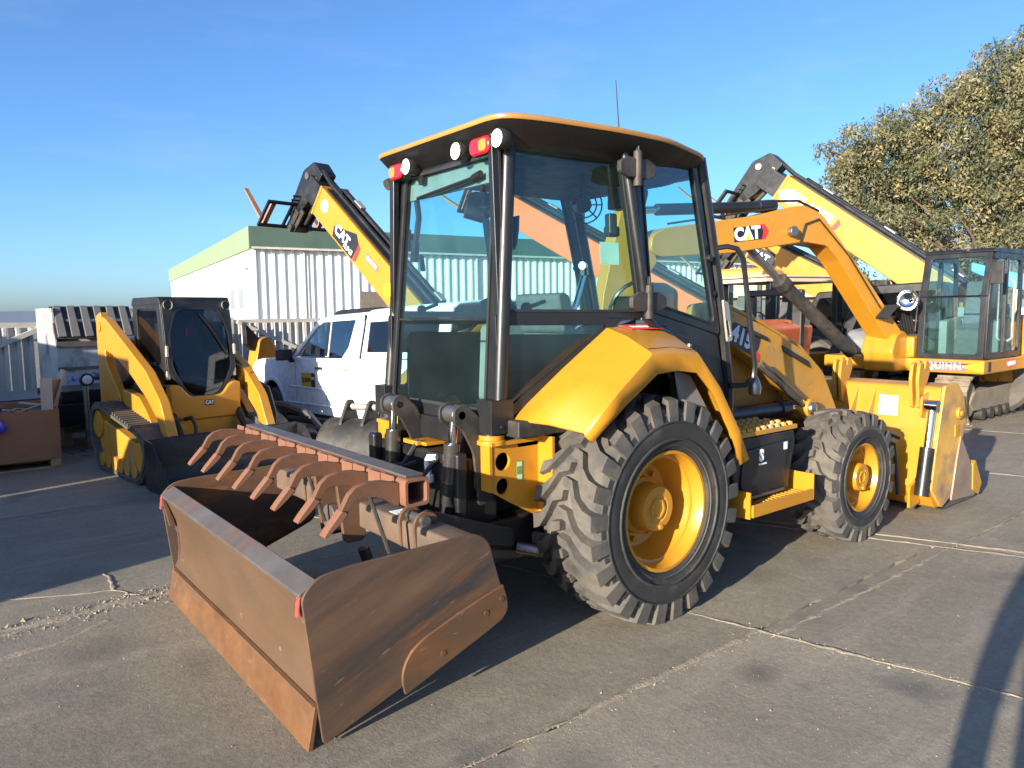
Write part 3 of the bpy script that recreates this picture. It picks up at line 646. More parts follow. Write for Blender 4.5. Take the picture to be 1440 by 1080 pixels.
    g = G(); g.M = K; g.lathe([(-.06, .012), (-.05, .04), (0, .045), (.05, .03), (.09, .008)], (1.37, -.70, 1.20), 'z', 12); g.make('rail_foot', Mt['steel'], TR)
    # window latches on the glass, inside
    g = G(); g.M = K @ PS; g.ring(rnd([(.06, .98), (.12, .99), (.12, 1.13), (.06, 1.12)], .01), rnd([(.075, 1.0), (.105, 1.005), (.105, 1.11), (.075, 1.105)], .008), -.05, -.02, 'z'); g.tube([(.13, 1.08, -.03), (.17, 1.10, -.03), (.165, 1.03, -.03), (.155, .96, -.03), (.145, .93, -.03)], [.02, .022, .018, .014, .01], 8)
    g.make('window_latch', Mt['black'], TR)
    g = G(); g.M = K @ PS; g.cyl((.22, .615, -.02), (.22, .615, -.05), .03, n=10); g.bc((.28, .63, -.04), (.14, .02, .03), (0, 0, .3)); g.make('vent_catch', Mt['black'], TR, .004)
# glass papers
g = G(); g.M = PS; g.prism([(.72, .86), (.86, .86), (.86, .99), (.72, .99)], -.004, -.002, 'z'); g.make('paper_notice', mat('notice_paper', (.55, .62, .5), .8), TR)
g = G(); g.M = PS; g.bc((.83, 1.10, -.03), (.06, .12, .05)); g.bc((.85, 1.06, -.05), (.09, .06, .05)); g.make('latch_block', Mt['black'], TR, .01)
# rear wall
PR = planeM((-.81, .575, 1.15), (0, -1, 0), (.12, 0, 1.5))     # u towards the right side
RWo = [(.0, -.02), (1.15, -.02), (1.10, 1.52), (.05, 1.52)]; RWi = [(.075, .055), (1.075, .055), (1.04, 1.44), (.11, 1.44)]
g = G(); g.M = PR; g.ring(rnd(RWo, .03), rnd(RWi, .03), -.03, .02, 'z'); rf = g.make('rear_window_frame', Mt['satin'], TR, .008)
g = G(); g.M = PR; g.ring(rnd(inset(RWi, -.004), .03), rnd(inset(RWi, .014), .03), .015, .03, 'z'); g.make('seal', Mt['sidewall'], rf)
g = G(); g.M = PR; g.prism([(.085, .56), (1.065, .56), (1.035, 1.435), (.115, 1.435)], .004, .01, 'z'); g.make('glass', Mt['cabglass'], rf)
g = G(); g.M = PR; g.prism([(.085, .06), (1.07, .06), (1.065, .545), (.088, .545)], .0, .006, 'z'); g.make('glass', Mt['cabglass'], rf)
g = G(); g.M = PR; g.bc((.575, .552, .012), (.98, .012, .012)); g.make('glass_divider', Mt['black'], rf)
g = G(); g.M = PR; g.prism([(.12, 1.30), (1.035, 1.30), (1.03, 1.44), (.125, 1.44)], -.03, -.01, 'z'); g.make('header_trim', Mt['grey'], rf)
g = G(); g.M = PR; g.cyl((.28, 1.29, .03), (.86, 1.33, .03), .012, n=6); g.cyl((.86, 1.33, .03), (.93, 1.345, .03), .02, n=8); g.bc((.93, 1.27, .01), (.03, .03, .03)); g.bc((.30, 1.40, .01), (.04, .05, .04)); g.make('wiper', Mt['black'], rf)
g = G(); g.M = PR; g.tube([(.12, 1.4, -.04), (.17, 1.2, -.05), (.14, 1.0, -.05)], .02, 6); g.tube([(.14, 1.0, -.05), (.16, .94, -.05), (.22, .95, -.05), (.25, .86, -.05)], .016, 6); g.bc((.14, .98, -.05), (.05, .12, .03)); g.make('gas_strut', Mt['black'], rf)
# grey vertical trim right of the rear glass, sill beam, reflectors
g = G(); g.box(-.86, -.80, -.56, .56, 1.00, 1.135); g.make('rear_sill', Mt['satin'], TR, .012)
g = G(); g.box(-.885, -.86, .12, .22, 1.06, 1.14); g.cyl((-.90, .19, 1.09), (-.885, .19, 1.09), .022, n=10); g.make('trailer_socket', Mt['decaly'], TR, .008)
g = G(); g.box(-.875, -.861, -.50, -.44, 1.05, 1.12); g.make('reflector', Mt['redlens'], TR, .006)
# roof
RO = [(-.84, -.66), (-.60, -.73), (-.1, -.79), (.32, -.79), (.82, -.68), (.95, -.5), (.95, .5), (.82, .68), (.32, .79), (-.1, .79), (-.60, .73), (-.84, .66)]
RO = rnd(RO, .12, 4)
def rsc(k, dx=0): return [(p[0]*k+dx, p[1]*k) for p in RO]
g = G(); L = []
for k, z in ((.995, 2.716), (1.0, 2.722), (1.0, 2.736), (.988, 2.746), (.86, 2.762), (.5, 2.78)):
    L.append([g.v((p[0]*k, p[1]*k, z - .05*max(0, p[0]-.3)**1.3)) for p in RO])
for A, B in zip(L, L[1:]):
    for q in range(len(RO)): g.f([A[q], A[(q+1) % len(RO)], B[(q+1) % len(RO)], B[q]])
g.f(L[-1]); g.f(L[0][::-1]); g.make('roof', mat('roof_yellow', (.42, .2, .05), .4, var=.08, scale=2, dirt=(.36, .22, .11), dlo=.5, dhi=.8), TR)
g = G(); L = []
for k, z in ((.99, 2.714), (.95, 2.668), (.88, 2.635), (.84, 2.60)):
    L.append([g.v((p[0]*k, p[1]*k, z - .05*max(0, p[0]-.3)**1.3)) for p in RO])
for A, B in zip(L, L[1:]):
    for q in range(len(RO)): g.f([A[q], A[(q+1) % len(RO)], B[(q+1) % len(RO)], B[q]])
g.f(L[0]); g.f(L[-1][::-1]); g.make('roof_liner', Mt['flat'], TR)
g = G(); g.tube([(.40, -.30, 2.76), (.42, -.30, 2.80), (.38, -.30, 3.2)], [.012, .006, .003], 6); g.make('antenna', Mt['sidewall'], TR)
# roof lamps along the rear
def work_lamp(y, x=-.79, z=2.625, r=.047, tilt=.12):
    g = G(); g.lathe([(-.02, r*1.08), (.0, r*1.12), (.05, r), (.075, r*.6)], (x, y, z), 'x', 18); g.bc((x+.04, y, z+.055), (.03, .03, .05)); h = g.make('work_lamp', Mt['dusty'], TR, .003)
    g = G(); g.lathe([(-.028, .001), (-.026, r*.6), (-.02, r*.95)], (x, y, z), 'x', 18); g.make('lens', Mt['lamp'], h)
for y in (-.60, -.225, .31): work_lamp(y)
for y0, y1 in ((-.53, -.345), (.365, .53)):
    g = G(); g.M = planeM((-.79, (y0+y1)/2, 2.615), (0, -1, 0), (0, 0, 1)); L_ = y1-y0
    g.prism(rnd([(-L_/2, -.05), (L_/2, -.05), (L_/2, .05), (-L_/2, .05)], .045, 6), -.06, -.005, 'z'); b_ = g.make('tail_lamp', Mt['black'], TR, .006)
    g = G(); g.M = planeM((-.79, (y0+y1)/2, 2.615), (0, -1, 0), (0, 0, 1)); g.prism(rnd([(-L_/2+.004, -.046), (L_/2-.004, -.046), (L_/2-.004, .046), (-L_/2+.004, .046)], .042, 6), -.005, .018, 'z'); g.make('lens', Mt['redlens'], b_, .012)
    ya = L_*.18 if y0 < 0 else -L_*.2
    g = G(); g.M = planeM((-.79, (y0+y1)/2, 2.615), (0, -1, 0), (0, 0, 1)); g.prism(rnd([(ya-.03, -.03), (ya+.035, -.03), (ya+.035, .03), (ya-.03, .03)], .02), .018, .021, 'z'); g.make('indicator', Mt['amber'], b_)
g = G(); g.cyl((-.80, .57, 2.55), (-.76, .57, 2.57), .035, n=12); g.make('marker_lamp', Mt['dusty'], TR, .004)
# windscreen
g = G(); A, B = (.87, 2.66), (1.20, 1.2); g.prism([A, (A[0]+.008, A[1]), (B[0]+.008, B[1]), B], -.57, .57); g.make('windscreen', Mt['cabglass'], TR)
g = G(); g.box(.8, .9, -.6, .6, 2.60, 2.69); g.box(1.14, 1.22, -.6, .6, 1.1, 1.25); g.make('windscreen_frame', Mt['satin'], TR, .01)
# inside the cab
g = G(); g.box(-.7, 1.1, -.5, .5, 1.02, 1.12); g.make('cab_floor', Mt['dusty'], TR)
g = G(); g.prism(rnd([(.02, 1.5), (.5, 1.5), (.54, 1.58), (.48, 1.64), (.05, 1.62)], .04), -.25, .25); g.make('seat', Mt['seat'], TR, .03)
g = G(); g.prism(rnd([(.0, 1.6), (.12, 1.6), (.05, 1.86), (-.05, 1.86)], .05), -.22, .22); g.make('backrest', Mt['seat'], TR, .03)
g = G(); g.prism(rnd([(-.05, 1.12), (.45, 1.12), (.4, 1.5), (0, 1.5)], .03), -.2, .2); g.make('seat_base', Mt['black'], TR)
for s in (-1, 1):
    g = G(); g.prism(rnd([(-.15, 1.12), (.65, 1.12), (.62, 1.60), (.5, 1.68), (-.12, 1.66)], .05), s*.34, s*.52); g.make('side_console', Mt['grey'], TR, .02)
    g = G(); g.tube([(.50, s*.42, 1.66), (.53, s*.42, 1.78), (.52, s*.42, 1.84)], [.012, .012, .024], 8); g.make('joystick', Mt['black'], TR)
for s in (-1, 1):
    g = G(); g.prism(rnd([(-.72, 1.1), (.7, 1.1), (.6, 1.5), (.1, 1.60), (-.70, 1.62)], .05), s*.505, s*.53); g.make('inner_trim', Mt['flat'], TR, .01)
g = G(); g.tube([(1.0, 0, 1.2), (.85, 0, 1.75)], .05, 10); g.tube([(.85 + .19*math.cos(t)*.45, .19*math.sin(t), 1.78 + .19*math.cos(t)*.9) for t in [k*math.pi/10 for k in range(20)]], .014, 6, True); g.prism(rnd([(.85, 1.6), (1.05, 1.6), (1.0, 1.85), (.9, 1.85)], .03), -.2, .2); g.make('steering_column', Mt['black'], TR)
g = G(); g.tube([(.62, .40, 1.62), (.76, .38, 2.02)], .022, 8); g.tube([(.76, .38, 2.02), (.74, .36, 2.08), (.70, .34, 2.08)], .03, 8); g.make('chrome_grab', Mt['chrome'], TR)
g = G(); fc = Vector((.10, -.30, 2.40))
g.M = Matrix.Translation(fc) @ Euler((0, 0, R(60))).to_matrix().to_4x4()
for rr_ in (.04, .08, .115): g.tube([(0, rr_*math.cos(t), rr_*math.sin(t)) for t in [k*math.pi/12 for k in range(24)]], .005, 4, True)
for k in range(8): a = k*math.pi/4; g.cyl((0, 0, 0), (0, .115*math.cos(a), .115*math.sin(a)), .005, n=4)
g.cyl((0, 0, 0), (.09, 0, 0), .05, n=10); g.cyl((.05, 0, 0), (.05, 0, .25), .02, n=6); g.make('cab_fan', Mt['black'], TR)
g = G(); g.bc((.42, -.44, 2.42), (.10, .10, .20), (0, .3, 0)); g.bc((.44, -.44, 2.34), (.06, .08, .12), (0, .3, 0)); g.make('cab_speaker', Mt['black'], TR, .02)
g = G(); g.bc((.62, -.15, 2.50), (.12, .20, .14)); g.cyl((.62, -.15, 2.57), (.62, -.15, 2.64), .02, n=6); g.make('mirror', Mt['black'], TR, .03)
g = G(); g.tube([(-.52, .1, 2.36), (-.42, .05, 2.33)], .045, 10); g.tube([(-.42, .05, 2.33), (-.3, 0, 2.42), (-.3, 0, 2.6)], .03, 8); g.make('gooseneck_lamp', Mt['black'], TR)
g = G(); g.prism(rnd([(-.68, 1.12), (-.52, 1.12), (-.52, 1.58), (-.68, 1.58)], .02), -.47, -.30); 
for k in range(6): g.box(-.60, -.55, -.495, -.47, 1.2+k*.06, 1.225+k*.06)
g.make('air_vent_box', Mt['black'], TR, .01)
# ---- step box, steps
g = G(); g.prism(rnd([(.72, .93), (1.42, .93), (1.44, .86), (1.37, .60), (1.37, .52), (.78, .50), (.74, .66), (.66, .86)], .03), -.98, -.45); tk = g.make('tool_box', Mt['black'], TR, .015)
g = G(); g.prism([(.83, .85), (1.34, .87), (1.27, .64), (1.26, .56), (.83, .545), (.80, .64)], -.995, -.98); g.make('tank_panel', Mt['satin'], tk, .01)
g = G(); g.box(.80, 1.28, -1.0, -.985, .535, .552); g.make('trim', Mt['steel'], tk)
text('emblem', 'S', Mt['decalw'], .10, planeM((1.01, -.9965, .80), (1, 0, 0), (0, 0, 1)), tk, bold=.006)
g = G(); g.box(.98, 1.07, -.9975, -.9955, .742, .752); g.box(1.27, 1.31, -.9975, -.9955, .81, .86); g.make('emblem', Mt['decalw'], tk)
g = G(); g.box(.72, 1.44, -.99, -.62, .935, .965); st_ = g.make('upper_step', Mt['dyellow'], TR, .004)
for k in range(9):
    for q in range(4):
        g = G(); x, y = .77 + k*.077, -.96 + q*.088; g.lathe([(.965, .026), (.985, .02), (.985, .013), (.966, .012)], (x, y, 0), 'z', 8); g.make('step_tooth', Mt['dyellow'], st_)
g = G(); g.box(.78, 1.48, -1.08, -.84, .475, .50); g.box(.78, 1.48, -1.095, -1.08, .45, .53); g.box(.765, .78, -1.08, -.8, .44, .61); g.box(1.48, 1.495, -1.095, -.8, .45, .63); st2 = g.make('lower_step', Mt['yellow'], TR, .004)
for k in range(14):
    g = G(); g.bc((.81 + k*.048, -.98, .505), (.018, .11, .012)); g.make('step_tooth', Mt['dyellow'], st2)
# ---- loader arm, tower and lift cylinder
AP = [(1.15, 1.76), (1.30, 1.755), (1.75, 1.62), (2.35, 1.405), (2.62, 1.23), (2.93, .80), (3.10, .45), (2.98, .36), (2.80, .46), (2.52, .80), (2.32, .86), (2.2, 1.05), (1.66, 1.355), (1.20, 1.56)]
for s in (-1, 1):
    g = G(); g.prism(rnd(AP, .05), s*.40, s*.52); arm = g.make('loader_arm', Mt['dyellow'], TR, .012)
    g = G(); g.prism([(1.5, 1.62), (1.78, 1.535), (1.80, 1.50), (1.5, 1.585)], s*.52, s*.535); g.prism([(1.98, 1.47), (2.36, 1.33), (2.40, 1.27), (2.0, 1.42)], s*.52, s*.535); g.make('hose_guard', Mt['black'], arm, .004)
    g = G(); g.tube([(1.25, s*.46, 1.80), (1.8, s*.46, 1.645), (2.34, s*.46, 1.445), (2.60, s*.46, 1.27)], .016, 6); g.make('arm_pipe', Mt['dyellow'], arm)
    g = G(); g.tube([(1.62, s*.56, 1.33), (1.9, s*.56, 1.18), (2.1, s*.57, 1.05), (2.22, s*.57, .99)], .02, 6); g.tube([(1.62, s*.59, 1.36), (1.9, s*.59, 1.21), (2.2, s*.585, 1.04)], .012, 6); g.make('hydraulic_hose', Mt['steel'], arm)
    g = G(); g.cyl((2.32, s*.52, .955), (2.32, s*.60, .955), .075, n=20); g.make('pivot_boss', Mt['dyellow'], arm, .01)
    g = G(); g.lathe([(s*.60, .05), (s*.62, .045), (s*.632, .02), (s*.634, .001)], (2.32, 0, .955), 'y', 16); g.make('pin', Mt['steel'], arm)
    g = G(); g.cyl((1.05, s*.50, .98), (2.05, s*.50, .965), .06, n=16); g.cyl((1.98, s*.50, .965), (2.10, s*.50, .965), .07, n=16); g.bc((1.32, s*.545, 1.03), (.10, .03, .02)); g.make('lift_cylinder', Mt['black'], TR)
    g = G(); g.cyl((2.1, s*.50, .965), (2.3, s*.50, .955), .032, n=12); g.make('lift_rod', Mt['chrome'], TR)
    g = G(); g.prism(rnd([(.98, 1.0), (1.42, 1.0), (1.34, 1.66), (1.25, 1.80), (1.05, 1.78)], .04), s*.35, s*.395); g.make('loader_tower', Mt['dyellow'], TR, .01)
    g = G(); g.prism(rnd([(1.25, .84), (2.5, .80), (2.5, .97), (1.9, 1.18), (1.25, 1.3)], .04), s*.31, s*.345); g.make('side_panel', mat('shaded_yellow_panel', (.30, .15, .03), .5), TR)  # inner yellow panel with its shade put into the darker colour
# 415 decal
TX = planeM((1.44, -.5215, 1.555), (.93, 0, -.335), (.335, 0, .93))
g = G(); g.M = TX; g.prism(rnd([(-.16, -.09), (.20, -.09), (.26, -.03), (.26, .075), (-.10, .075)], .03), -.001, .001, 'z'); pl = g.make('number_decal', Mt['decalb'], TR)
text('numerals', '415', mat('pale_blue_numerals', (.55, .58, .68), .5), .165, TX @ Matrix.Translation((.03, -.005, .0015)), pl, bold=.007, space=1.05)
g = G(); g.M = TX; g.prism([(.20, -.085), (.25, -.04), (.29, -.06), (.30, -.11), (.25, -.12)], .001, .003, 'z'); g.make('red_hexagon', Mt['decalr'], pl)
# ---- loader bucket (multi purpose): rear sheet, end plates, ears, clam cylinder
BK = 1.13
g = G(); g.prism(rnd([(3.44, 1.08), (3.70, 1.095), (3.73, 1.06), (3.52, 1.0), (3.47, .86), (3.37, .26), (3.45, .11), (3.62, .08), (3.60, .05), (3.41, .055), (3.28, .20), (3.34, .6)], .03), -BK+.02, BK-.02); bk = g.make('loader_bucket', Mt['yellow'], TR, .008)
ep = [(3.46, 1.09), (3.70, 1.105), (3.86, .98), (3.94, .72), (3.80, .52), (3.72, .35), (3.66, .12), (3.49, .05), (3.27, .24), (3.34, .6)]
for s in (-1, 1):
    g = G(); g.prism(rnd(ep, .03), s*(BK-.02), s*(BK+.005)); g.make('end_plate', mat('scraped_yellow', (.6, .33, .06), .5, var=.15, scale=3, dirt=(.22, .15, .11), dlo=.42, dhi=.62, dscale=2.5) if s < 0 else Mt['dyellow'], bk, .004)
    g = G(); g.prism(rnd([(3.64, .09), (3.72, .42), (3.79, .64), (4.02, .38), (4.22, .16), (4.14, .06)], .015), s*(BK+.006), s*(BK+.022)); g.make('clam_cheek', mat('scraped_brown', (.27, .19, .14), .45, .2, var=.2, scale=4, dirt=(.4, .24, .08), dlo=.55, dhi=.7, dscale=3), bk, .004)
    g = G(); g.prism([(4.06, .36), (4.12, .38), (4.28, .16), (4.22, .06), (4.08, .12)], s*(BK-.02), s*(BK+.03)); g.make('side_cutter', Mt['dyellow'], bk, .004); g = G(); g.prism(rnd([(3.70, 1.0), (4.03, .96), (4.06, .72), (3.86, .56), (3.74, .6)], .05), s*(BK-.06), s*(BK-.035)); g.make('side_cutter', Mt['dyellow'], bk, .004)
    g = G(); g.cyl((3.74, s*(BK+.004), .84), (3.74, s*(BK+.03), .84), .05, n=18); g.cyl((3.74, s*(BK+.03), .84), (3.74, s*(BK+.045), .84), .025, n=10); g.box(3.68, 3.76, s*(BK+.004), s*(BK+.014), .64, .74); g.make('pivot_boss', Mt['dyellow'], bk, .004)
    for ye in (.895, .95, .22, .275):
        g = G(); g.prism(rnd([(3.46, 1.06), (3.54, 1.2), (3.52, 1.285), (3.45, 1.30), (3.44, 1.23), (3.41, 1.23), (3.40, 1.29), (3.34, 1.27), (3.32, 1.14), (3.36, .90), (3.42, .9)], .02), s*ye, s*(ye+.028)); g.make('hook_ear', Mt['dyellow'], bk, .006)
    g = G(); g.prism([(3.44, 1.06), (3.3, .84), (3.30, .74), (3.38, .70)], s*.56, s*.58); g.make('rib', Mt['dyellow'], bk, .003); g = G(); g.prism([(3.44, 1.06), (3.3, .84), (3.30, .74), (3.38, .70)], s*.40, s*.42); g.make('rib', Mt['dyellow'], bk, .003)
    c0, c1 = (3.36, s*1.08, .93), (3.21, s*1.08, .19)
    g = G(); g.cyl((3.29, s*1.08, .585), c1, .055, n=16); g.cyl((3.238, s*1.08, .33), (3.233, s*1.08, .305), .06, n=16); g.make('clam_cylinder', Mt['black'], bk)
    g = G(); g.cyl(c0, (3.29, s*1.08, .585), .03, n=12); g.cyl((c0[0], s*1.03, .93), (c0[0], s*1.125, .93), .05, n=12); g.make('clam_rod', Mt['chrome'], bk)
    g = G(); g.bm.free()
    for pp in ([(3.14, .08), (3.34, .10), (3.30, .32), (3.14, .26)], [(3.30, .84), (3.44, .80), (3.46, 1.04), (3.31, 1.0)]):
        for ya in (1.0,): g = G(); g.prism(rnd(pp, .02), s*ya, s*(ya+.02)); g.make('cylinder_bracket', Mt['yellow'], bk, .004)
g = G(); g.prism([(3.55, .02), (4.25, .02), (4.30, .05), (4.1, .3), (4.05, .5), (4.0, .5), (4.05, .25), (3.7, .05)], -BK+.02, BK-.02); g.make('clam', Mt['steel'], bk, .004)
g = G(); g.M = planeM((3.393, -.70, .90), (0, -1, 0), (.17, 0, 1)); g.prism([(-.07, -.085), (.09, -.085), (.08, .085), (-.08, .085)], 0, .003, 'z'); g.make('white_notice', Mt['decalw'], bk)
g = G()
g.tube([(2.75, -.56, .70), (2.95, -.70, .74), (3.1, -.80, .71), (3.13, -.93, .66)], .014, 6); g.tube([(2.75, -.58, .66), (2.95, -.78, .69), (3.05, -.92, .62), (3.06, -.94, .40), (3.08, -.95, .2)], .017, 6); g.make('clam_hose', Mt['sidewall'], bk)
# ---- rear frame: the yellow bracket with two holes, cab mount, valve block and hitch frame
def holed(pts, holes, a0, a1, g):
    """plate in the x-z plane with round holes, walls of the holes included"""
    from mathutils.geometry import tessellate_polygon
    loops = [[Vector((p[0], p[1], 0)) for p in pts]] + [[Vector((p[0], p[1], 0)) for p in arc((h[0], h[1]), h[2], 360, 360/20, 19)] for h in holes]
    allp = [p for l in loops for p in l]; tri = tessellate_polygon(loops)
    for a in (a0, a1):
        V = [g.v((p.x, a, p.y)) for p in allp]
        for t in tri: g.f([V[i] for i in t])
    for l in loops:
        A = [g.v((p.x, a0, p.y)) for p in l]; B = [g.v((p.x, a1, p.y)) for p in l]
        for i in range(len(l)): g.f([A[i], A[(i+1) % len(l)], B[(i+1) % len(l)], B[i]])
for s in (-1, 1):
    g = G(); yb = s*.60
    holed(rnd([(-.87, 1.035), (-.54, 1.035), (-.54, .60), (-.74, .71), (-.87, .79)], .02), [(-.795, .945, .05), (-.795, .81, .045)], yb, yb - s*.02, g)
    g.box(-.548, -.53, s*.58, s*.72, .565, 1.065); g.box(-.885, -.55, s*.46, s*.625, 1.037, 1.057); g.box(-.885, -.868, s*.46, s*.605, .79, 1.037)
    br = g.make('rear_bracket', Mt['yellow'], TR)
    if s < 0:
        g = G(); g.lathe([(1.055, .07), (1.09, .07), (1.09, .045), (1.055, .045)], (-.83, s*.55, 0), 'z', 20, True); g.lathe([(1.04, .082), (1.06, .082), (1.066, .072)], (-.83, s*.55, 0), 'z', 20); g.make('mount_cup', Mt['yellow'], br, .003)
    g = G(); g.cyl((-.83, s*.55, 1.07), (-.83, s*.55, 1.11), .055, n=16); g.box(-.89, -.74, s*.50, s*.63, 1.10, 1.28); g.cyl((-.82, s*.63, 1.135), (-.82, s*.636, 1.135), .013, n=8); g.make('cab_mount', Mt['satin'], TR, .02)
    g = G(); g.M = planeM((-.68, yb + s*.0005, .88), (1, 0, 0) if s < 0 else (-1, 0, 0), (0, 0, 1)); g.prism(rnd([(-.02, -.055), (.02, -.055), (.02, .055), (-.02, .055)], .006), 0, .002, 'z'); gr = g.make('green_label', mat('green_label', (.12, .25, .1), .5), br)
    g = G(); g.M = planeM((-.68, yb + s*.0025, .88), (1, 0, 0) if s < 0 else (-1, 0, 0), (0, 0, 1)); g.box(-.016, .016, -.05, -.02, 0, .001); g.box(-.016, .016, .025, .05, 0, .001); g.make('label_print', mat('pale_green_print', (.5, .6, .4), .5), gr)
g = G(); g.box(-.96, -.72, -.46, .46, .38, .96); g.box(-.9, -.5, -.5, .5, .34, .6); g.box(-1.02, -.95, -.5, -.42, .45, 1.0); g.box(-1.02, -.95, .42, .5, .45, 1.0); g.make('hitch_frame', Mt['black'], TR, .02)
g = G(); g.M = planeM((-.962, -.36, .66), (0, -1, 0), (0, 0, 1)); g.prism([(-.05, -.075), (.05, -.075), (.05, .075), (-.05, .075)], 0, .003, 'z'); wl = g.make('warning_label', Mt['decalb'], TR)
g = G(); g.M = planeM((-.966, -.36, .66), (0, -1, 0), (0, 0, 1)); g.box(-.045, .045, .035, .07, 0, .002); g.box(-.045, .045, -.07, -.005, 0, .002); g.make('label_print', mat('yellow_green_label', (.35, .33, .04), .5), wl)
g = G()
for z in (.94, .97): g.box(-.93, -.75, -.05, .2, z, z+.02)
g.box(-.96, -.93, .0, .16, .97, .995); g.make('valve_plate', Mt['yellow'], TR, .003)
g = G(); g.tube([(-.99, -.17, .80), (-1.0, -.17, .91), (-1.0, -.19, .935), (-.98, -.24, .94)], [.02, .018, .02, .018], 8); g.lathe([(-.01, .03), (.03, .03)], (-.99, -.17, .80), 'z', 10, caps=True); g.make('white_coupler', Mt['decalw'], TR)
for k in range(7):
    g = G(); y = random.uniform(-.3, .35); x = random.uniform(-1.0, -.9)
    g.tube([(x, y, .95 + random.uniform(-.1, .1)), (x-.10, y+random.uniform(-.1, .1), .85), (x-.06, y+random.uniform(-.15, .15), .62), (x+.04, y+random.uniform(-.1, .1), .5)], .014, 6); g.make('hydraulic_hose', Mt['sidewall'], TR)
for y in (-.42, -.30):
    g = G(); g.tube([(-.96, y, .50), (-1.02, y-.03, .49), (-1.05, y-.09, .47)], .022, 8); g.make('hose_coupling', Mt['steel'], TR)
g = G(); g.cyl((-.52, -.62, .40), (-.62, -.50, .42), .035, n=10); g.make('drain_pipe', Mt['steel'], TR)
# ---- lift cylinders and rocker arms at the back of the tractor
for yt, yb_ in ((-.45, -.37), (.19, .22)):
    T = Vector((-1.0, yt, 1.205)); B = Vector((-1.02, yb_, .42)); d = (B-T)
    g = G(); g.cyl(T, T + d*.35, .026, n=14); g.make('lift_rod', Mt['chrome'], TR)
    g = G(); g.cyl(T + d*.20, T + d*.48, .046, n=18); g.make('cylinder_barrel', mat('polished_barrel', (.12, .115, .105), .25, .7, var=.1), TR, .004)
    g = G(); g.cyl(T + d*.48, T + d*.95, .052, n=16); g.cyl(T + d*.93 - Vector((0, .08, 0)), T + d*.93 + Vector((0, .08, 0)), .05, n=12); g.make('cylinder_base', Mt['black'], TR, .004)
    g = G(); g.cyl(T - Vector((0, .05, 0)), T + Vector((0, .055, 0)), .045, n=16); g.cyl(T - Vector((.0, .075, 0)), T + Vector((0, .08, 0)), .028, n=12); g.make('pin_boss', Mt['steel'], TR, .006)
    for o in (-.075, .065):
        g = G(); g.prism(rnd([(-1.05, 1.24), (-.98, 1.27), (-.88, 1.18), (-.82, .98), (-.80, .72), (-.90, .70), (-.93, 1.0), (-1.0, 1.13), (-1.05, 1.16)], .03), yt + o, yt + o + .02); g.make('rocker_arm', Mt['dusty'], TR, .006)
# ------------------------------------------------------------------ the box scraper on the hitch
BS = thing('box_scraper', 'rusty box scraper with a raised row of ripper teeth, hitched behind the yellow loader tractor', 'box scraper', (-1.6, .09, 0))
BS_o = Vector((1.6, -.09, 0)); BSM = Matrix.Translation(BS_o)
def bg(): g = G(); g.M = BSM; return g
yR, yL = -.985, 1.156
back = [(-2.088, .645), (-2.055, .57), (-2.022, .48), (-2.003, .38), (-2.0, .29), (-2.012, .215), (-2.035, .165)]
g = bg(); pr = back + [(p[0]+.014, p[1]) for p in back[::-1]]; g.prism(pr, yR+.004, yL-.004); g.make('moldboard', Mt['rustb'], BS, 0, 50)
g = bg(); g.prism([(-2.05, .175), (-2.032, .178), (-2.062, .0), (-2.085, .0)], yR+.006, yL-.006); g.make('cutting_edge', Mt['rusto'], BS, .003)
g = bg(); g.prism([(-2.098, .648), (-2.02, .695), (-2.012, .675), (-2.09, .625)], yR+.012, yL-.004); g.make('top_beam', Mt['greyrust'], BS, .006)
pl = [(-2.025, .015), (-2.095, .64), (-2.03, .71), (-1.90, .725), (-1.26, .738), (-1.19, .69), (-1.11, .42), (-1.105, .345), (-1.14, .315)]
rr = [.02, .03, .12, .2, .05, .06, .03, .05, .05]
for y0, y1, m in ((yR-.012, yR+.003, 'rustd'), (yL-.003, yL+.012, 'rust')):
    g = bg(); g.prism(rnd(pl, rr), y0, y1); g.make('end_plate', Mt[m], BS, .003)
wp = [(-1.655, .105), (-1.672, .19), (-1.64, .27), (-1.57, .325), (-1.35, .40), (-1.118, .465), (-1.098, .40), (-1.09, .345), (-1.12, .302), (-1.2, .27)]
g = bg(); g.prism(rnd(wp, [.01, .05, .06, .06, .1, .004, .02, .03, .05, .2]), yR-.028, yR-.0125); wpl = g.make('wear_plate', Mt['rusto'], BS, .003)
for x, z in ((-1.13, .40), (-1.22, .355), (-1.46, .235)): g = bg(); g.cyl((x, yR-.028, z), (x, yR-.031, z), .014, n=10); g.make('plate_bolt', Mt['rusto'], wpl, .001)
g = bg(); g.prism(rnd(wp, [.01, .05, .06, .06, .1, .004, .02, .03, .05, .2]), yL+.0125, yL+.028); g.make('wear_plate', Mt['rusto'], BS, .003)
for yy in (yR+.02, yL-.03):
    g = bg(); g.prism([(-2.1, .63), (-2.09, .645), (-2.055, .55), (-2.04, .45), (-2.06, .45)], yy-.012, yy+.012)
    g.make('corner_gusset', Mt['rust'], BS, .002)
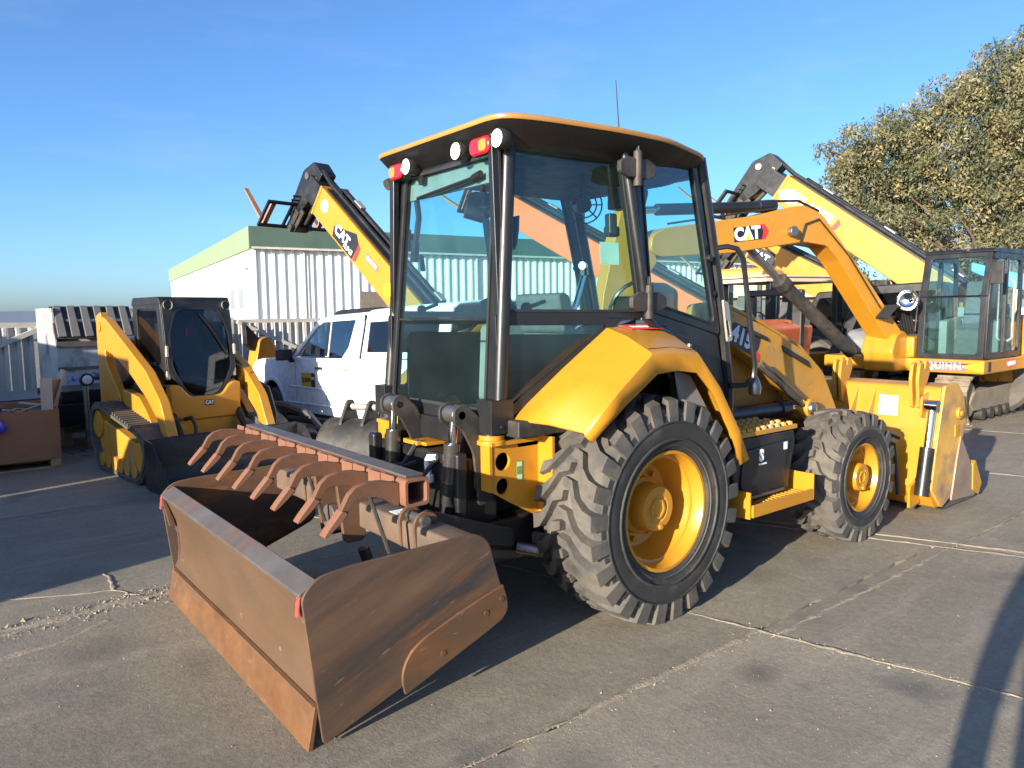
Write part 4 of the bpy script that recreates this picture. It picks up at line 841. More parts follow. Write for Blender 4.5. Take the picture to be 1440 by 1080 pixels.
# uneven weld beads where the sheets meet
def bead(pts, r, nm='weld_bead'):
    pts = [Vector(p) for p in pts]; P = []
    for a, b in zip(pts, pts[1:]):
        k = max(3, int((b-a).length/.02))
        for i in range(k): P.append(a + (b-a)*(i/k) + Vector((random.uniform(-1, 1), 0, random.uniform(-1, 1)))*r*.25)
    g = bg(); g.tube(P, [r*random.uniform(.75, 1.25) for _ in P], 6); g.make(nm, Mt['rust'], BS)
bead([(p[0]-.002, yR+.008, p[1]) for p in back], .006); bead([(p[0]-.002, yL-.008, p[1]) for p in back], .006)
bead([(-1.372, yR+.006, .575), (-1.372, yR+.006, .715), (-1.225, yR+.006, .718)], .006); bead([(-2.05, yR+.02, .172), (-2.05, yL-.02, .172)], .004)
for y in (yR+.018, yL-.02):
    g = bg(); g.bc((-2.099, y, .60), (.004, .028, .075), (0, .12, 0)); g.make('red_mark', Mt['redpaint'], BS)
g = bg(); g.ring(rnd([(-1.37, .575), (-1.225, .575), (-1.225, .715), (-1.37, .715)], .015, 3), rnd([(-1.36, .585), (-1.235, .585), (-1.235, .705), (-1.36, .705)], .01, 3), yR+.005, yL-.005); g.make('cross_tube', Mt['greyrust'] if 0 else mat('rusty_tube', (.15, .10, .07), .55, .15, var=.2, scale=4, dirt=(.10, .085, .072), dlo=.45, dhi=.65, dscale=3, bump=.08), BS, .004)
g = bg(); g.M = BSM @ planeM((-1.30, -.40, .7165), (0, -1, 0), (1, 0, 0)); g.prism([(-.06, -.04), (.06, -.04), (.06, .04), (-.06, .04)], 0, .002, 'z'); st = g.make('sticker', Mt['decalw'], BS)
g = bg(); g.M = BSM @ planeM((-1.30, -.40, .7187), (0, -1, 0), (1, 0, 0)); g.box(-.02, .01, .0, .03, 0, .001); g.make('sticker_print', Mt['decalb'], st)
# hitch lugs on the tube
for y in (-.66, -.62+.10, .55, .65):
    g = bg(); g.prism(rnd([(-1.375, .56), (-1.385, .74), (-1.33, .785), (-1.26, .76), (-1.24, .715), (-1.36, .715)], .04), y, y+.018); g.make('hitch_lug', Mt['rust'], BS, .003)
for y in (-.60, .60):
    g = bg(); g.cyl((-1.33, y-.085, .735), (-1.33, y+.075, .735), .026, n=14); g.make('hitch_pin', Mt['steel'], BS)
    g = bg(); g.prism(rnd([(-1.36, .70), (-1.30, .78), (-.98, .66), (-.75, .58), (-.75, .48), (-1.0, .54), (-1.30, .68)], .03), y-.04, y-.005); g.make('lower_link', Mt['black'], BS, .006)
g = bg(); g.lathe([(-.07, .085), (.07, .085)], (-1.40, .12, .60), 'x', 24, caps=True); g.make('pivot_disc', Mt['greyrust'], BS, .008)
g = bg(); g.prism(rnd([(-1.46, .50), (-1.34, .50), (-1.3, .86), (-1.42, .92), (-1.5, .86)], .03), -.06, -.03); g.make('ripper_bracket', Mt['rust'], BS, .004); g = bg(); g.prism(rnd([(-1.46, .50), (-1.34, .50), (-1.3, .86), (-1.42, .92), (-1.5, .86)], .03), .22, .25); g.make('ripper_bracket', Mt['rust'], BS, .004)
# ripper bar with eight shanks, seven spacer plates between them
bx0, bx1, bz0, bz1 = -1.585, -1.462, .895, 1.02; b0, b1 = -.93, 1.13
g = bg(); o = rnd([(bx0, bz0), (bx1, bz0), (bx1, bz1), (bx0, bz1)], .022, 3); i_ = rnd([(bx0+.015, bz0+.015), (bx1-.015, bz0+.015), (bx1-.015, bz1-.015), (bx0+.015, bz1-.015)], .014, 3)
g.ring(o, i_, b0, b1); g.make('ripper_bar', Mt['rustp'], BS, .002)
g = bg(); g.box(bx0+.02, bx1-.01, b0+.03, b1, bz1+.001, bz1+.012); g.make('bar_cap', Mt['greyrust'], BS, .004)
ys = [-.865 + k*.277 for k in range(8)]
prof = [(-1.587, 1.0), (-1.66, 1.02), (-1.735, 1.025), (-1.79, 1.012), (-1.825, .985), (-1.875, .90), (-1.865, .882), (-1.845, .885), (-1.80, .955), (-1.765, .962), (-1.70, .955), (-1.66, .94), (-1.60, .90), (-1.587, .90)]
tip = [(-1.862, .925), (-1.88, .905), (-1.925, .855), (-1.945, .83), (-1.94, .822), (-1.925, .828), (-1.875, .868), (-1.835, .905), (-1.845, .918)]
s_ = bg(); s_.prism(prof, -.017, .017); ms = s_.mesh('shank', Mt['rustt'], 30)
s_ = bg(); s_.prism(tip, -.026, .026); mt_ = s_.mesh('tooth', Mt['rustp'], 30)
s_ = bg(); s_.cyl((-1.845, -.024, .902), (-1.845, .024, .902), .009, n=8); s_.cyl((-1.845, .024, .902), (-1.835, .028, .885), .007, n=6); mp_ = s_.mesh('tooth_pin', Mt['dusty'])
for y in ys:
    sk = link(ms, 'shank', BS, .003, loc=(0, y, 0)); link(mt_, 'tooth', sk, .003); link(mp_, 'tooth_pin', sk)
for k in range(7):
    g = bg(); g.box(bx0-.012, bx0-.001, ys[k]+.022 + .12, ys[k+1]-.022 - .002, .955, 1.022); g.make('spacer_plate', Mt['rustp'], BS, .003)
for k in range(8):
    g = bg(); g.box(bx0-.010, bx0-.0005, ys[k]+.018, ys[k]+.135, .965, 1.024); g.make('spacer_plate', Mt['rustp'], BS, .003)
for y in (-.60, .12):
    g = bg(); g.tube([(-1.60, y, .93), (-1.50, y-.02, .60)], .010, 6); g.make('ripper_stay', Mt['dusty'], BS)
for (x, y) in ((-1.55, -.62), (-1.5, -.35)):
    g = bg(); g.cyl((x, y, .56), (x+.02, y, .50), .03, n=10); g.make('stay_foot', Mt['black'], BS)
# ------------------------------------------------------------------ small digging bucket on the ground behind the hitch
SB = thing('digging_bucket', 'small dirty black digging bucket with two mounting ears, standing behind the scraper bar', 'digger bucket', (-.06, 2.5, 0), R(28))
SB.scale = (1.03, 1.03, 1.08)
w2 = .30
shell = arc((0, .45), .27, 80, 260, 14)
g = G(); outer = [(x, z) for x, z in shell]; innr = [(x*.94, .45+(z-.45)*.94) for x, z in shell][::-1]
g.prism(outer + innr, -w2, w2); g.make('shell', Mt['dusty'], SB, .004)
for s in (-1, 1):
    g = G(); g.prism(shell + [(.30, .22), (.36, .36), (.30, .66)], s*w2 - s*.015, s*w2 + s*.003); g.make('side_plate', Mt['dusty'], SB, .004)
    g = G(); g.prism(rnd([(-.16, .66), (-.02, .88), (.06, .88), (.14, .66)], .05), s*.10, s*.13); g.make('ear', Mt['dusty'], SB, .004)
g = G(); g.cyl((.02, -.17, .82), (.02, .17, .82), .03, n=12); g.make('pin', Mt['silver'], SB)
g = G(); g.box(-.28, .3, -w2+.02, w2-.02, 0, .19); g.make('cutting_lip', Mt['black'], SB, .01)
g = G(); g.cyl((.1, -.1, .66), (.75, -.35, .34), .022, n=8); g.make('push_rod', Mt['steel'], SB)
g = G(); g.cyl((-.12, -.33, .33), (.22, -.36, .44), .016, n=6); g.make('bar', Mt['dusty'], SB)
# ------------------------------------------------------------------ the photographer, just behind the camera: only the shadow is in the picture
PP = thing('person', 'person in dark clothes and a cap whose shadow falls at the lower right', 'person', (-3.487, -3.862, 0), HEAD); PP.scale = (1.09,)*3
me = bpy.data.meshes.new('body'); bm = bmesh.new(); lay = bm.verts.layers.skin.verify()
J = {}
def jt(n, p, r): J[n] = bm.verts.new(p); J[n][lay].radius = (r, r*.85 if n in ('pel', 'wai', 'che') else r)
for n, p, r in [('pel', (0, 0, .95), .16), ('wai', (0, 0, 1.12), .19), ('che', (.02, 0, 1.34), .21), ('nec', (.02, 0, 1.50), .06), ('hd', (.04, 0, 1.60), .085), ('hd2', (.05, 0, 1.70), .10), ('hd3', (.04, 0, 1.78), .07),
                ('shl', (0, .20, 1.42), .095), ('ell', (-.02, .35, 1.14), .078), ('wrl', (.03, .36, .90), .06), ('hal', (.05, .34, .72), .055),
                ('shr', (0, -.19, 1.42), .075), ('elr', (.08, -.34, 1.22), .055), ('wrr', (.19, -.22, 1.40), .04), ('har', (.23, -.14, 1.49), .04),
                ('hil', (0, .10, .90), .11), ('knl', (.03, .13, .50), .07), ('anl', (0, .14, .09), .05), ('tol', (.14, .15, .05), .045),
                ('hir', (0, -.10, .90), .11), ('knr', (.03, -.13, .50), .07), ('anr', (0, -.14, .09), .05), ('tor', (.14, -.15, .05), .045)]: jt(n, p, r)
for a, b in (('pel','wai'),('wai','che'),('che','nec'),('nec','hd'),('hd','hd2'),('hd2','hd3'),('che','shl'),('shl','ell'),('ell','wrl'),('wrl','hal'),('che','shr'),('shr','elr'),('elr','wrr'),('wrr','har'),
             ('pel','hil'),('hil','knl'),('knl','anl'),('anl','tol'),('pel','hir'),('hir','knr'),('knr','anr'),('anr','tor')): bm.edges.new((J[a], J[b]))
J['pel'][lay].use_root = True
bm.to_mesh(me); bm.free(); me.materials.append(Mt['cloth']); bo = link(me, 'body', PP); bo.modifiers.new('skin', 'SKIN'); ss = bo.modifiers.new('sub', 'SUBSURF'); ss.levels = ss.render_levels = 1
g = G(); g.lathe([(1.72, .112), (1.78, .105), (1.83, .07), (1.845, .001)], (.05, 0, 0), 'z', 16); g.box(.0, .14, .06, .24, 1.725, 1.74); g.make('cap', Mt['cloth'], PP)
# ------------------------------------------------------------------ compact track loader, left
def belt(L_, H, r, n=40):
    """closed track path in x-z: flat on the ground, rounded ends; returns list of (x,z,tangent angle)"""
    P = []; seg = [('l', (-L_/2+r, 0), (L_/2-r, 0)), ('a', (L_/2-r, r), -90, 90), ('l', (L_/2-r, 2*r), (-L_/2+r, 2*r)), ('a', (-L_/2+r, r), 90, 270)]
    tot = 2*(L_-2*r) + 2*math.pi*r; st = tot/n; out = []; d = 0
    for k in range(n):
        t = k*st
        for s in seg:
            ln = (Vector(s[2])-Vector(s[1])).length if s[0] == 'l' else math.pi*r
            if t <= ln:
                if s[0] == 'l': p = Vector(s[1]).lerp(Vector(s[2]), t/ln); a = math.atan2(s[2][1]-s[1][1], s[2][0]-s[1][0])
                else: an = R(s[2] + (s[3]-s[2])*t/ln); p = Vector((s[1][0]+r*math.cos(an), s[1][1]+r*math.sin(an))); a = an + math.pi/2
                out.append((p.x, p.y, a)); break
            t -= ln
    return out
CT = thing('track_loader', 'yellow compact track loader with black domed cab, facing the camera at left', 'track loader', (-.79, 5.2, 0), R(-83)); CT.scale = (1, .87, 1)
# local x = ahead (towards -Y), local y = its left (+X world)
for s in (-1, 1):
    y0 = s*.74
    g = G(); path = [(-.95, .34), (-.80, .06), (-.70, .02), (.45, .02), (.62, .08), (.76, .30), (.72, .46), (.55, .55), (-.70, .76), (-.88, .70), (-.98, .52)]
    path = rnd(path, .10, 5); pin = [((p[0]+.08)*.93-.08, (p[1]-.36)*.88+.36) for p in path]
    g.ring(path, pin, y0-.20, y0+.20)
    bl_ = g.make('track_belt', Mt['rubber'], CT, .008)
    m = len(path)
    for k in range(m):
        a, b = Vector(path[k]), Vector(path[(k+1) % m]); ln = (b-a).length; c = max(1, round(ln/.075)); an = math.atan2((b-a).y, (b-a).x)
        for q in range(c):
            p = a + (b-a)*((q+.5)/c); nrm = Vector((-(b-a).y, (b-a).x)).normalized()*-1
            gg = G(); gg.bc((p.x + nrm.x*.012, y0, p.y + nrm.y*.012), (.036, .37, .03), (0, -an, 0)); gg.make('track_lug', Mt['rubber'], bl_)
    g = G(); g.prism(rnd([(-.80, .30), (-.66, .14), (.42, .12), (.60, .30), (.45, .40), (-.60, .58), (-.78, .55)], .06), y0-.14, y0+.14); uf = g.make('undercarriage', Mt['dyellow'], CT, .02)
    for k in range(6):
        g = G(); g.cyl((-.62 + k*.2, y0-.19, .13), (-.62 + k*.2, y0+.19, .13), .085, n=14); g.make('roller', Mt['dyellow'], uf, .01)
    g = G(); g.cyl((.57, y0-.17, .29), (.57, y0+.17, .29), .17, n=18); g.make('idler', Mt['dyellow'], uf, .01); g = G(); g.cyl((-.76, y0-.17, .52), (-.76, y0+.17, .52), .16, n=18); g.make('idler', Mt['dyellow'], uf, .01)
    # lift arm: rear tower up, then long arm forward and down
    ya = s*.62
    g = G(); g.prism(rnd([(-1.25, 1.55), (-1.18, 1.76), (-.95, 1.72), (-.30, 1.42), (.25, 1.16), (.62, .86), (.82, .46), (.80, .28), (.68, .28), (.56, .62), (.25, .86), (-.25, 1.12), (-.75, 1.30), (-1.10, 1.36)], .05), ya-.06, ya+.06); la = g.make('lift_arm', Mt['yellow'], CT, .015)
    g = G(); g.prism(rnd([(-1.3, .7), (-1.3, 1.75), (-1.12, 1.80), (-1.0, 1.2), (-.6, .82), (-.6, .7)], .04), ya-.05, ya+.05); g.make('rear_post', Mt['yellow'], CT, .01)
    g = G(); g.prism(rnd([(-.5, .92), (.0, .86), (.2, .72), (.35, .58), (.2, .54), (-.5, .76)], .03), ya-.05, ya+.05); g.make('track_cover', Mt['yellow'], CT, .01)
    g = G(); g.cyl((-1.1, ya-s*.12, .85), (-.35, ya-s*.12, 1.15), .05, n=12); g.make('lift_cylinder', Mt['black'], CT)
    g = G(); g.cyl((-.6, ya-s*.12, 1.05), (-.2, ya-s*.12, 1.2), .028, n=10); g.make('lift_rod', Mt['chrome'], CT)
    g = G(); g.cyl((.3, s*.42, .72), (.66, s*.42, .34), .045, n=12); g.make('tilt_cylinder', Mt['black'], CT)
    g = G(); g.cyl((-1.15, ya+s*.06, 1.62), (-1.15, ya+s*.075, 1.62), .06, n=14); g.cyl((.72, ya+s*.06, .42), (.72, ya+s*.075, .42), .06, n=14); g.make('pin_boss', Mt['dyellow'], la, .005)
g = G(); g.box(-1.3, .30, -.46, .46, .36, .95); g.make('body', Mt['dusty'], CT, .02)
g = G(); g.prism(rnd([(-.44, .60), (.44, .60), (.46, 1.0), (.36, 1.0), (.30, .97), (.20, .86), (-.20, .86), (-.30, .97), (-.36, 1.0), (-.46, 1.0)], .05), .26, .38, 'x'); g.make('front_panel', Mt['yellow'], CT, .02)
g = G(); g.prism([(.36, .42), (.36, .60), (.26, .60), (.26, .42)], -.45, .45); g.make('lower_panel', Mt['dyellow'], CT, .01)
g = G(); g.M = planeM((.3815, .03, .78), (0, 1, 0), (0, 0, 1)); g.prism([(-.06, -.032), (.06, -.032), (.06, .032), (-.06, .032)], 0, .003, 'z'); cp = g.make('badge', Mt['decalb'], CT)
text('badge_text', 'CAT', Mt['decalw'], .055, planeM((.386, .03, .78), (0, 1, 0), (0, 0, 1)), cp, bold=.002)
g = G(); g.box(-1.45, -.55, -.45, .45, .9, 1.5); g.make('engine_cover', Mt['yellow'], CT, .04)
# cab: tapering box frame, domed front door
cab = [(-.62, 1.0), (-.62, 1.90), (-.55, 1.94), (.16, 1.94), (.20, 1.90), (.30, 1.15), (.20, 1.0)]
g = G(); g.prism(rnd([(-.66, 1.86), (-.60, 1.95), (.17, 1.95), (.22, 1.87)], .03), -.45, .45); g.make('cab_roof', Mt['black'], CT, .02)
for s in (-1, 1):
    g = G(); g.ring(rnd(cab, .03, 2), rnd([(-.50, 1.22), (-.50, 1.78), (-.46, 1.82), (.06, 1.82), (.10, 1.78), (.16, 1.25), (.10, 1.2)], .03, 2), s*.415, s*.445); cs = g.make('cab_side', Mt['black'], CT, .006)
    g = G(); g.prism([(-.52, 1.2), (-.52, 1.84), (.10, 1.84), (.18, 1.2)], s*.425, s*.43); g.make('glass', Mt['darkglass'], cs)
    g = G(); g.lathe([(-.02, .001), (-.015, .045), (.03, .055)], (.235, s*.37, 1.86), 'x', 14); g.make('headlamp', Mt['silver'], CT)
    g = G(); g.bc((.27, s*.42, 1.1), (.06, .05, .10)); g.make('door_latch', Mt['silver'], CT, .01); g = G(); g.cyl((.3, s*.43, 1.3), (.3, s*.43, 1.42), .02, n=8); g.make('door_latch', Mt['silver'], CT, .01)
g = G(); g.box(-.62, -.58, -.44, .44, .95, 1.9); g.make('cab_back', Mt['black'], CT)
DF = planeM((.305, 0, 1.0), (0, 1, 0), (-.11, 0, .9))
out = [(-.43, .12), (-.34, .02), (-.26, -.14), (-.16, -.20), (.16, -.20), (.26, -.14), (.34, .02), (.43, .12), (.435, .86), (.40, .91), (-.40, .91), (-.435, .86)]
hole = [(-.385, .16), (-.32, .05), (-.24, -.10), (-.15, -.16), (.15, -.16), (.24, -.10), (.32, .05), (.385, .16), (.39, .56), (.28, .835), (-.28, .835), (-.39, .56)]
g = G(); g.M = DF; g.ring(rnd(out, .05, 3), rnd(hole, .09, 3), -.02, .025, 'z'); dr = g.make('cab_door', Mt['black'], CT, .008)
g = G(); g.M = DF; g.prism(rnd(hole, .09, 3), .002, .01, 'z'); g.make('glass', Mt['darkglass'], dr)
g = G(); g.M = DF; g.ring(rnd(inset(hole, .0), .09, 3), rnd(inset(hole, .02), .09, 3), .026, .032, 'z'); g.make('seal', Mt['sidewall'], dr)
g = G(); g.M = DF; g.tube([(.02, .76, .03), (.15, .60, .035), (.30, .36, .04)], .009, 5); g.tube([(.21, .52, .03), (.34, .3, .03)], .014, 5); g.make('wiper', Mt['black'], dr)
g = G(); g.prism(rnd([(-.45, 1.05), (-.1, 1.05), (-.1, 1.18), (-.33, 1.2), (-.36, 1.75), (-.48, 1.75)], .05), -.25, .25); g.make('seat', mat('blue_grey_seat', (.08, .10, .16), .8), CT, .03)
g = G(); g.bc((-.06, .05, 1.55), (.05, .14, .10)); g.make('red_cover', Mt['redpaint'], CT, .02)
for s in (-1, 1):
    g = G(); g.prism(rnd([(-.3, 1.0), (.12, 1.0), (.1, 1.28), (-.3, 1.34)], .04), s*.28, s*.40); g.make('arm_console', Mt['black'], CT, .01)
g = G(); g.bc((-.64, -.48, 1.30), (.16, .10, .12), (0, .4, 0)); g.make('tail_lamp', Mt['redlens'], CT, .02)
# left door pulled auxiliary block (yellow) and hoses at its left front
g = G(); g.bc((.18, .60, 1.08), (.22, .16, .18), (0, .3, 0)); g.lathe([(0, .05), (.08, .04)], (.28, .62, 1.05), 'x', 10); g.make('aux_block', Mt['yellow'], CT, .03)
g = G(); g.tube([(.30, .66, 1.0), (.5, .76, .9), (.62, .78, .6), (.72, .70, .35)], .03, 6); g.make('aux_hose', Mt['sidewall'], CT)
g = G(); g.tube([(.4, -.3, .62), (.5, -.26, .65), (.55, -.24, .55), (.56, -.25, .42)], .022, 6); g.make('bucket_hose', Mt['sidewall'], CT)
g = G(); g.prism(rnd([(.85, .52), (.80, .52), (.80, .02), (1.40, .0), (1.46, .02), (.98, .10), (.90, .2)], .04), -.94, .94); cb = g.make('bucket', Mt['black'], CT, .006)
for s in (-1, 1):
    g = G(); g.prism(rnd([(.80, .52), (.80, .02), (1.42, .0), (1.36, .16), (1.0, .50)], .03), s*.94, s*.955); g.make('bucket_side', Mt['black'], cb, .004)
# ------------------------------------------------------------------ white pickup with a shell over its bed
TK = thing('pickup_truck', 'white pickup truck with bed shell and black mirrors, parked behind the tractor', 'pickup truck', (1.72, 4.95, 0), R(90), rot=(0, R(2.0), R(90)))
# local x ahead, y left (-X world)
wy = .97
def lower(xs): return xs
body = [(-2.75, .52), (-2.75, 1.02), (-2.74, 1.19), (.86, 1.20), (1.0, 1.215), (2.35, 1.17), (2.62, 1.10), (2.68, .95), (2.68, .60), (2.60, .47)]
def wheelcut(c, r): return [(c + r*math.cos(R(a)), .40 + r*math.sin(R(a))) for a in range(180, -1, -15)]
bot = [(2.60, .47)] + [(c_[0], max(c_[1], .47)) for c_ in wheelcut(1.86, .47)[::-1]] + [(1.30, .47), (-1.15, .47)] + [(c_[0], max(c_[1], .47)) for c_ in wheelcut(-1.72, .47)[::-1]] + [(-2.3, .5)]
side_poly = rnd(body[:-1], .06, 3) + bot
for s in (-1, 1):
    g = G(); g.prism(side_poly, s*(wy-.03), s*wy); bs_ = g.make('body_side', Mt['white'], TK, .012)
    for c_ in (1.86, -1.72):
        g = G(); p1 = [(c_ + .47*math.cos(R(a)), .40 + .47*math.sin(R(a))) for a in range(8, 173, 11)]; p2 = [(c_ + .53*math.cos(R(a)), .40 + .53*math.sin(R(a))) for a in range(172, 7, -11)]
        g.prism(p1 + p2, s*(wy-.02), s*(wy+.015)); g.make('arch_lip', Mt['white'], bs_, .01)
    g = G(); g.prism([(1.25, .58), (-1.12, .58), (-1.12, .60), (1.25, .60)], s*wy, s*(wy+.02)); g.prism([(1.2, .80), (-1.1, .78), (-1.1, .80), (1.2, .825)], s*wy, s*(wy+.014)); g.make('body_crease', Mt['white'], bs_, .006)
    for x in (.98, .02, -.78):
        g = G(); g.box(x-.004, x+.004, s*wy, s*(wy+.002), .60, 1.19); g.make('door_gap', Mt['dusty'], bs_)
    for x in (.10, -.68):
        g = G(); g.box(x+.0, x+.18, s*wy, s*(wy+.03), 1.05, 1.085); g.make('door_handle', Mt['satin'] if x > 0 else Mt['silver'], bs_, .01)
    g = G(); g.bc((1.05, s*(wy+.12), 1.24), (.10, .22, .15)); g.bc((1.03, s*(wy+.02), 1.16), (.06, .10, .05)); g.make('door_mirror', Mt['black'], TK, .03)
    g = G(); g.box(1.3, -1.15, s*(wy-.05), s*(wy+.03), .33, .40); g.make('running_board', Mt['dusty'], TK, .015)
g = G(); g.box(-2.7, 2.55, -.93, .93, .42, .60); g.box(-2.72, .9, -.93, .93, .6, 1.0); g.make('floor_pan', Mt['dusty'], TK)
g = G(); g.prism(rnd([(.9, 1.20), (2.35, 1.18), (2.62, 1.11), (2.66, 1.0), (.9, 1.0)], .05), -.94, .94); g.make('bonnet', Mt['white'], TK, .03)
g = G(); g.box(2.64, 2.74, -.95, .95, .5, .98); g.make('front_bumper', Mt['satin'], TK, .03)
# cabin greenhouse (tumblehome) and windows
gh = [(1.10, 1.20), (.42, 1.66), (.25, 1.71), (-.86, 1.72), (-.90, 1.20)]
def sideM(s): return planeM((0, s*.955, 1.19), (1, 0, 0), (0, -s*.22, 1)) if s < 0 else planeM((0, s*.955, 1.19), (-1, 0, 0), (0, -s*.22, 1))
for s in (-1, 1):
    k = 1 if s < 0 else -1
    P = lambda pts: [(k*x, z-1.19) for x, z in pts]
    g = G(); g.M = sideM(s); o = [(1.12, 1.19), (.42, 1.68), (.28, 1.72), (-.86, 1.72), (-.86, 1.19)]
    front = [(.94, 1.22), (.40, 1.60), (.28, 1.65), (.10, 1.655), (.04, 1.22)]; rear = [(-.02, 1.22), (.03, 1.655), (-.66, 1.655), (-.58, 1.33), (-.46, 1.22)]
    a_p = [(1.12, 1.19), (.42, 1.68), (.28, 1.72), (.26, 1.66), (.40, 1.61), (.96, 1.22)]
    g.prism(P(a_p), -.02, .01, 'z'); g.prism(P([(.28, 1.72), (-.86, 1.72), (-.86, 1.66), (.28, 1.66)]), -.02, .01, 'z'); g.prism(P([(.10, 1.66), (.02, 1.66), (-.03, 1.21), (.05, 1.21)]), -.02, .006, 'z')
    g.prism(P([(-.66, 1.66), (-.86, 1.66), (-.86, 1.19), (-.44, 1.19), (-.46, 1.22), (-.58, 1.33)]), -.02, .01, 'z'); g.make('cabin_pillars', Mt['white'], TK, .008)
    for w_ in (front, rear):
        g = G(); g.M = sideM(s); g.prism(P(w_), -.012, -.006, 'z'); g.make('window', Mt['truckglass'], TK)
    g = G(); g.M = sideM(s); g.prism(P([(.105, 1.655), (.025, 1.655), (-.025, 1.22), (.055, 1.22)]), .006, .009, 'z'); g.make('pillar_trim', Mt['satin'], TK)
    # shell
    g = G(); g.M = sideM(s); g.ring(P([(-.94, 1.20), (-.94, 1.74), (-2.7, 1.74), (-2.7, 1.20)]), P([(-1.05, 1.27), (-1.02, 1.62), (-2.5, 1.62), (-2.5, 1.27)]), -.02, .01, 'z'); shl_ = g.make('shell_side', Mt['white'], TK, .01)
    g = G(); g.M = sideM(s); g.prism(P([(-1.04, 1.26), (-1.01, 1.63), (-2.51, 1.63), (-2.51, 1.26)]), -.008, .002, 'z'); g.make('shell_window', Mt['darkglass'], shl_)
g = G(); L = []
for yy, zz in ((-.84, 1.70), (-.78, 1.735), (-.5, 1.755), (0, 1.765), (.5, 1.755), (.78, 1.735), (.84, 1.70)):
    L.append([g.v((x, yy, zz + dz)) for x, dz in ((.36, -.03), (.1, 0), (-.4, .0), (-.88, -.0), (-.9, 0), (-.93, .02), (-1.6, .03), (-2.7, .02))])
for A, B in zip(L, L[1:]):
    for q in range(7): g.f([A[q], A[q+1], B[q+1], B[q]])
o = g.make('roof', Mt['white'], TK); sm = o.modifiers.new('thick', 'SOLIDIFY'); sm.thickness = .03
g = G(); g.prism([(1.10, 1.19), (.40, 1.69), (.39, 1.68), (1.08, 1.19)], -.84, .84); g.make('windscreen', Mt['truckglass'], TK)
g = G(); g.box(-.9, -.86, -.85, .85, 1.0, 1.70); g.make('cab_back', Mt['black'], TK)
g = G(); g.prism(rnd([(.0, 1.0), (.15, 1.0), (.0, 1.5), (-.1, 1.5)], .04), .15, .7); g.prism(rnd([(.0, 1.0), (.15, 1.0), (.0, 1.5), (-.1, 1.5)], .04), -.7, -.15); g.make('seats', Mt['seat'], TK, .03)
g = G(); g.M = planeM((.56, wy+.001, .90), (-1, 0, 0), (0, 0, 1)); g.prism([(-.22, -.1), (.22, -.1), (.22, .1), (-.22, .1)], 0, .004, 'z'); sg = g.make('door_sign', mat('yellow_door_sign', (.62, .36, .03), .5), TK)
g = G(); g.M = planeM((.56, wy+.0055, .90), (-1, 0, 0), (0, 0, 1)); g.prism([(.10, -.1), (.22, -.1), (.22, .1), (.10, .1)], 0, .001, 'z'); g.make('sign_panel', Mt['decalb'], sg)
text('sign_text', 'QUINN', Mt['decalb'], .085, planeM((.62, wy+.006, .905), (-1, 0, 0), (0, 0, 1)), sg, bold=.002)
text('sign_text', 'CAT', Mt['decalw'], .05, planeM((.40, wy+.0075, .93), (-1, 0, 0), (0, 0, 1)), sg, bold=.001)
for x in (1.86, -1.72):
    for s in (-1, 1):
        g = G(); g.lathe([(-.11, .22), (-.125, .27), (-.12, .34), (-.08, .385), (.08, .385), (.12, .34), (.12, .22)], (0, 0, 0), 'y', 32); w_ = g.make('tyre', Mt['sidewall'], TK); w_.location = (x, s*(wy-.13), .385)
        g = G(); g.lathe([(s*.11, .23), (s*.09, .21), (s*.04, .19), (s*.04, .10), (s*.10, .07), (s*.10, .001)], (0, 0, 0), 'y', 24)
        for q in range(6): a = q*math.pi/3; g.bc((.15*math.cos(a), s*.09, .15*math.sin(a)), (.13, .03, .06), (0, -a, 0))
        g.make('rim', Mt['steel'], w_)
# ------------------------------------------------------------------ telehandlers: boom raised, fork carriage at the end
def decal_cat(M_, parent, k=1.0, tail=None):
    """CAT letters with a black shadow plate, yellow triangle and red hexagon corner"""
    g = G(); g.M = M_; g.prism([(.30*k, -.16*k), (.46*k, -.16*k), (.58*k, 0), (.46*k, .16*k), (.22*k, .16*k), (.22*k, -.14*k)], .0, .002, 'z'); g.make('red_hexagon', Mt['decalr'], parent)
    g = G(); g.M = M_; g.prism([(-.40*k, -.15*k), (.36*k, -.15*k), (.42*k, 0), (.36*k, .15*k), (-.40*k, .15*k)], .002, .003, 'z'); pl_ = g.make('decal_plate', Mt['decalb'], parent)
    text('lettering', 'CAT', Mt['decalw'], .36*k, M_ @ Matrix.Translation((-.03*k, -.01*k, .004)), pl_, bold=.018*k)
    g = G(); g.M = M_; g.prism([(-.09*k, -.14*k), (.07*k, -.14*k), (-.01*k, .0)], .006, .0075, 'z'); g.make('triangle', Mt['decaly'], pl_)
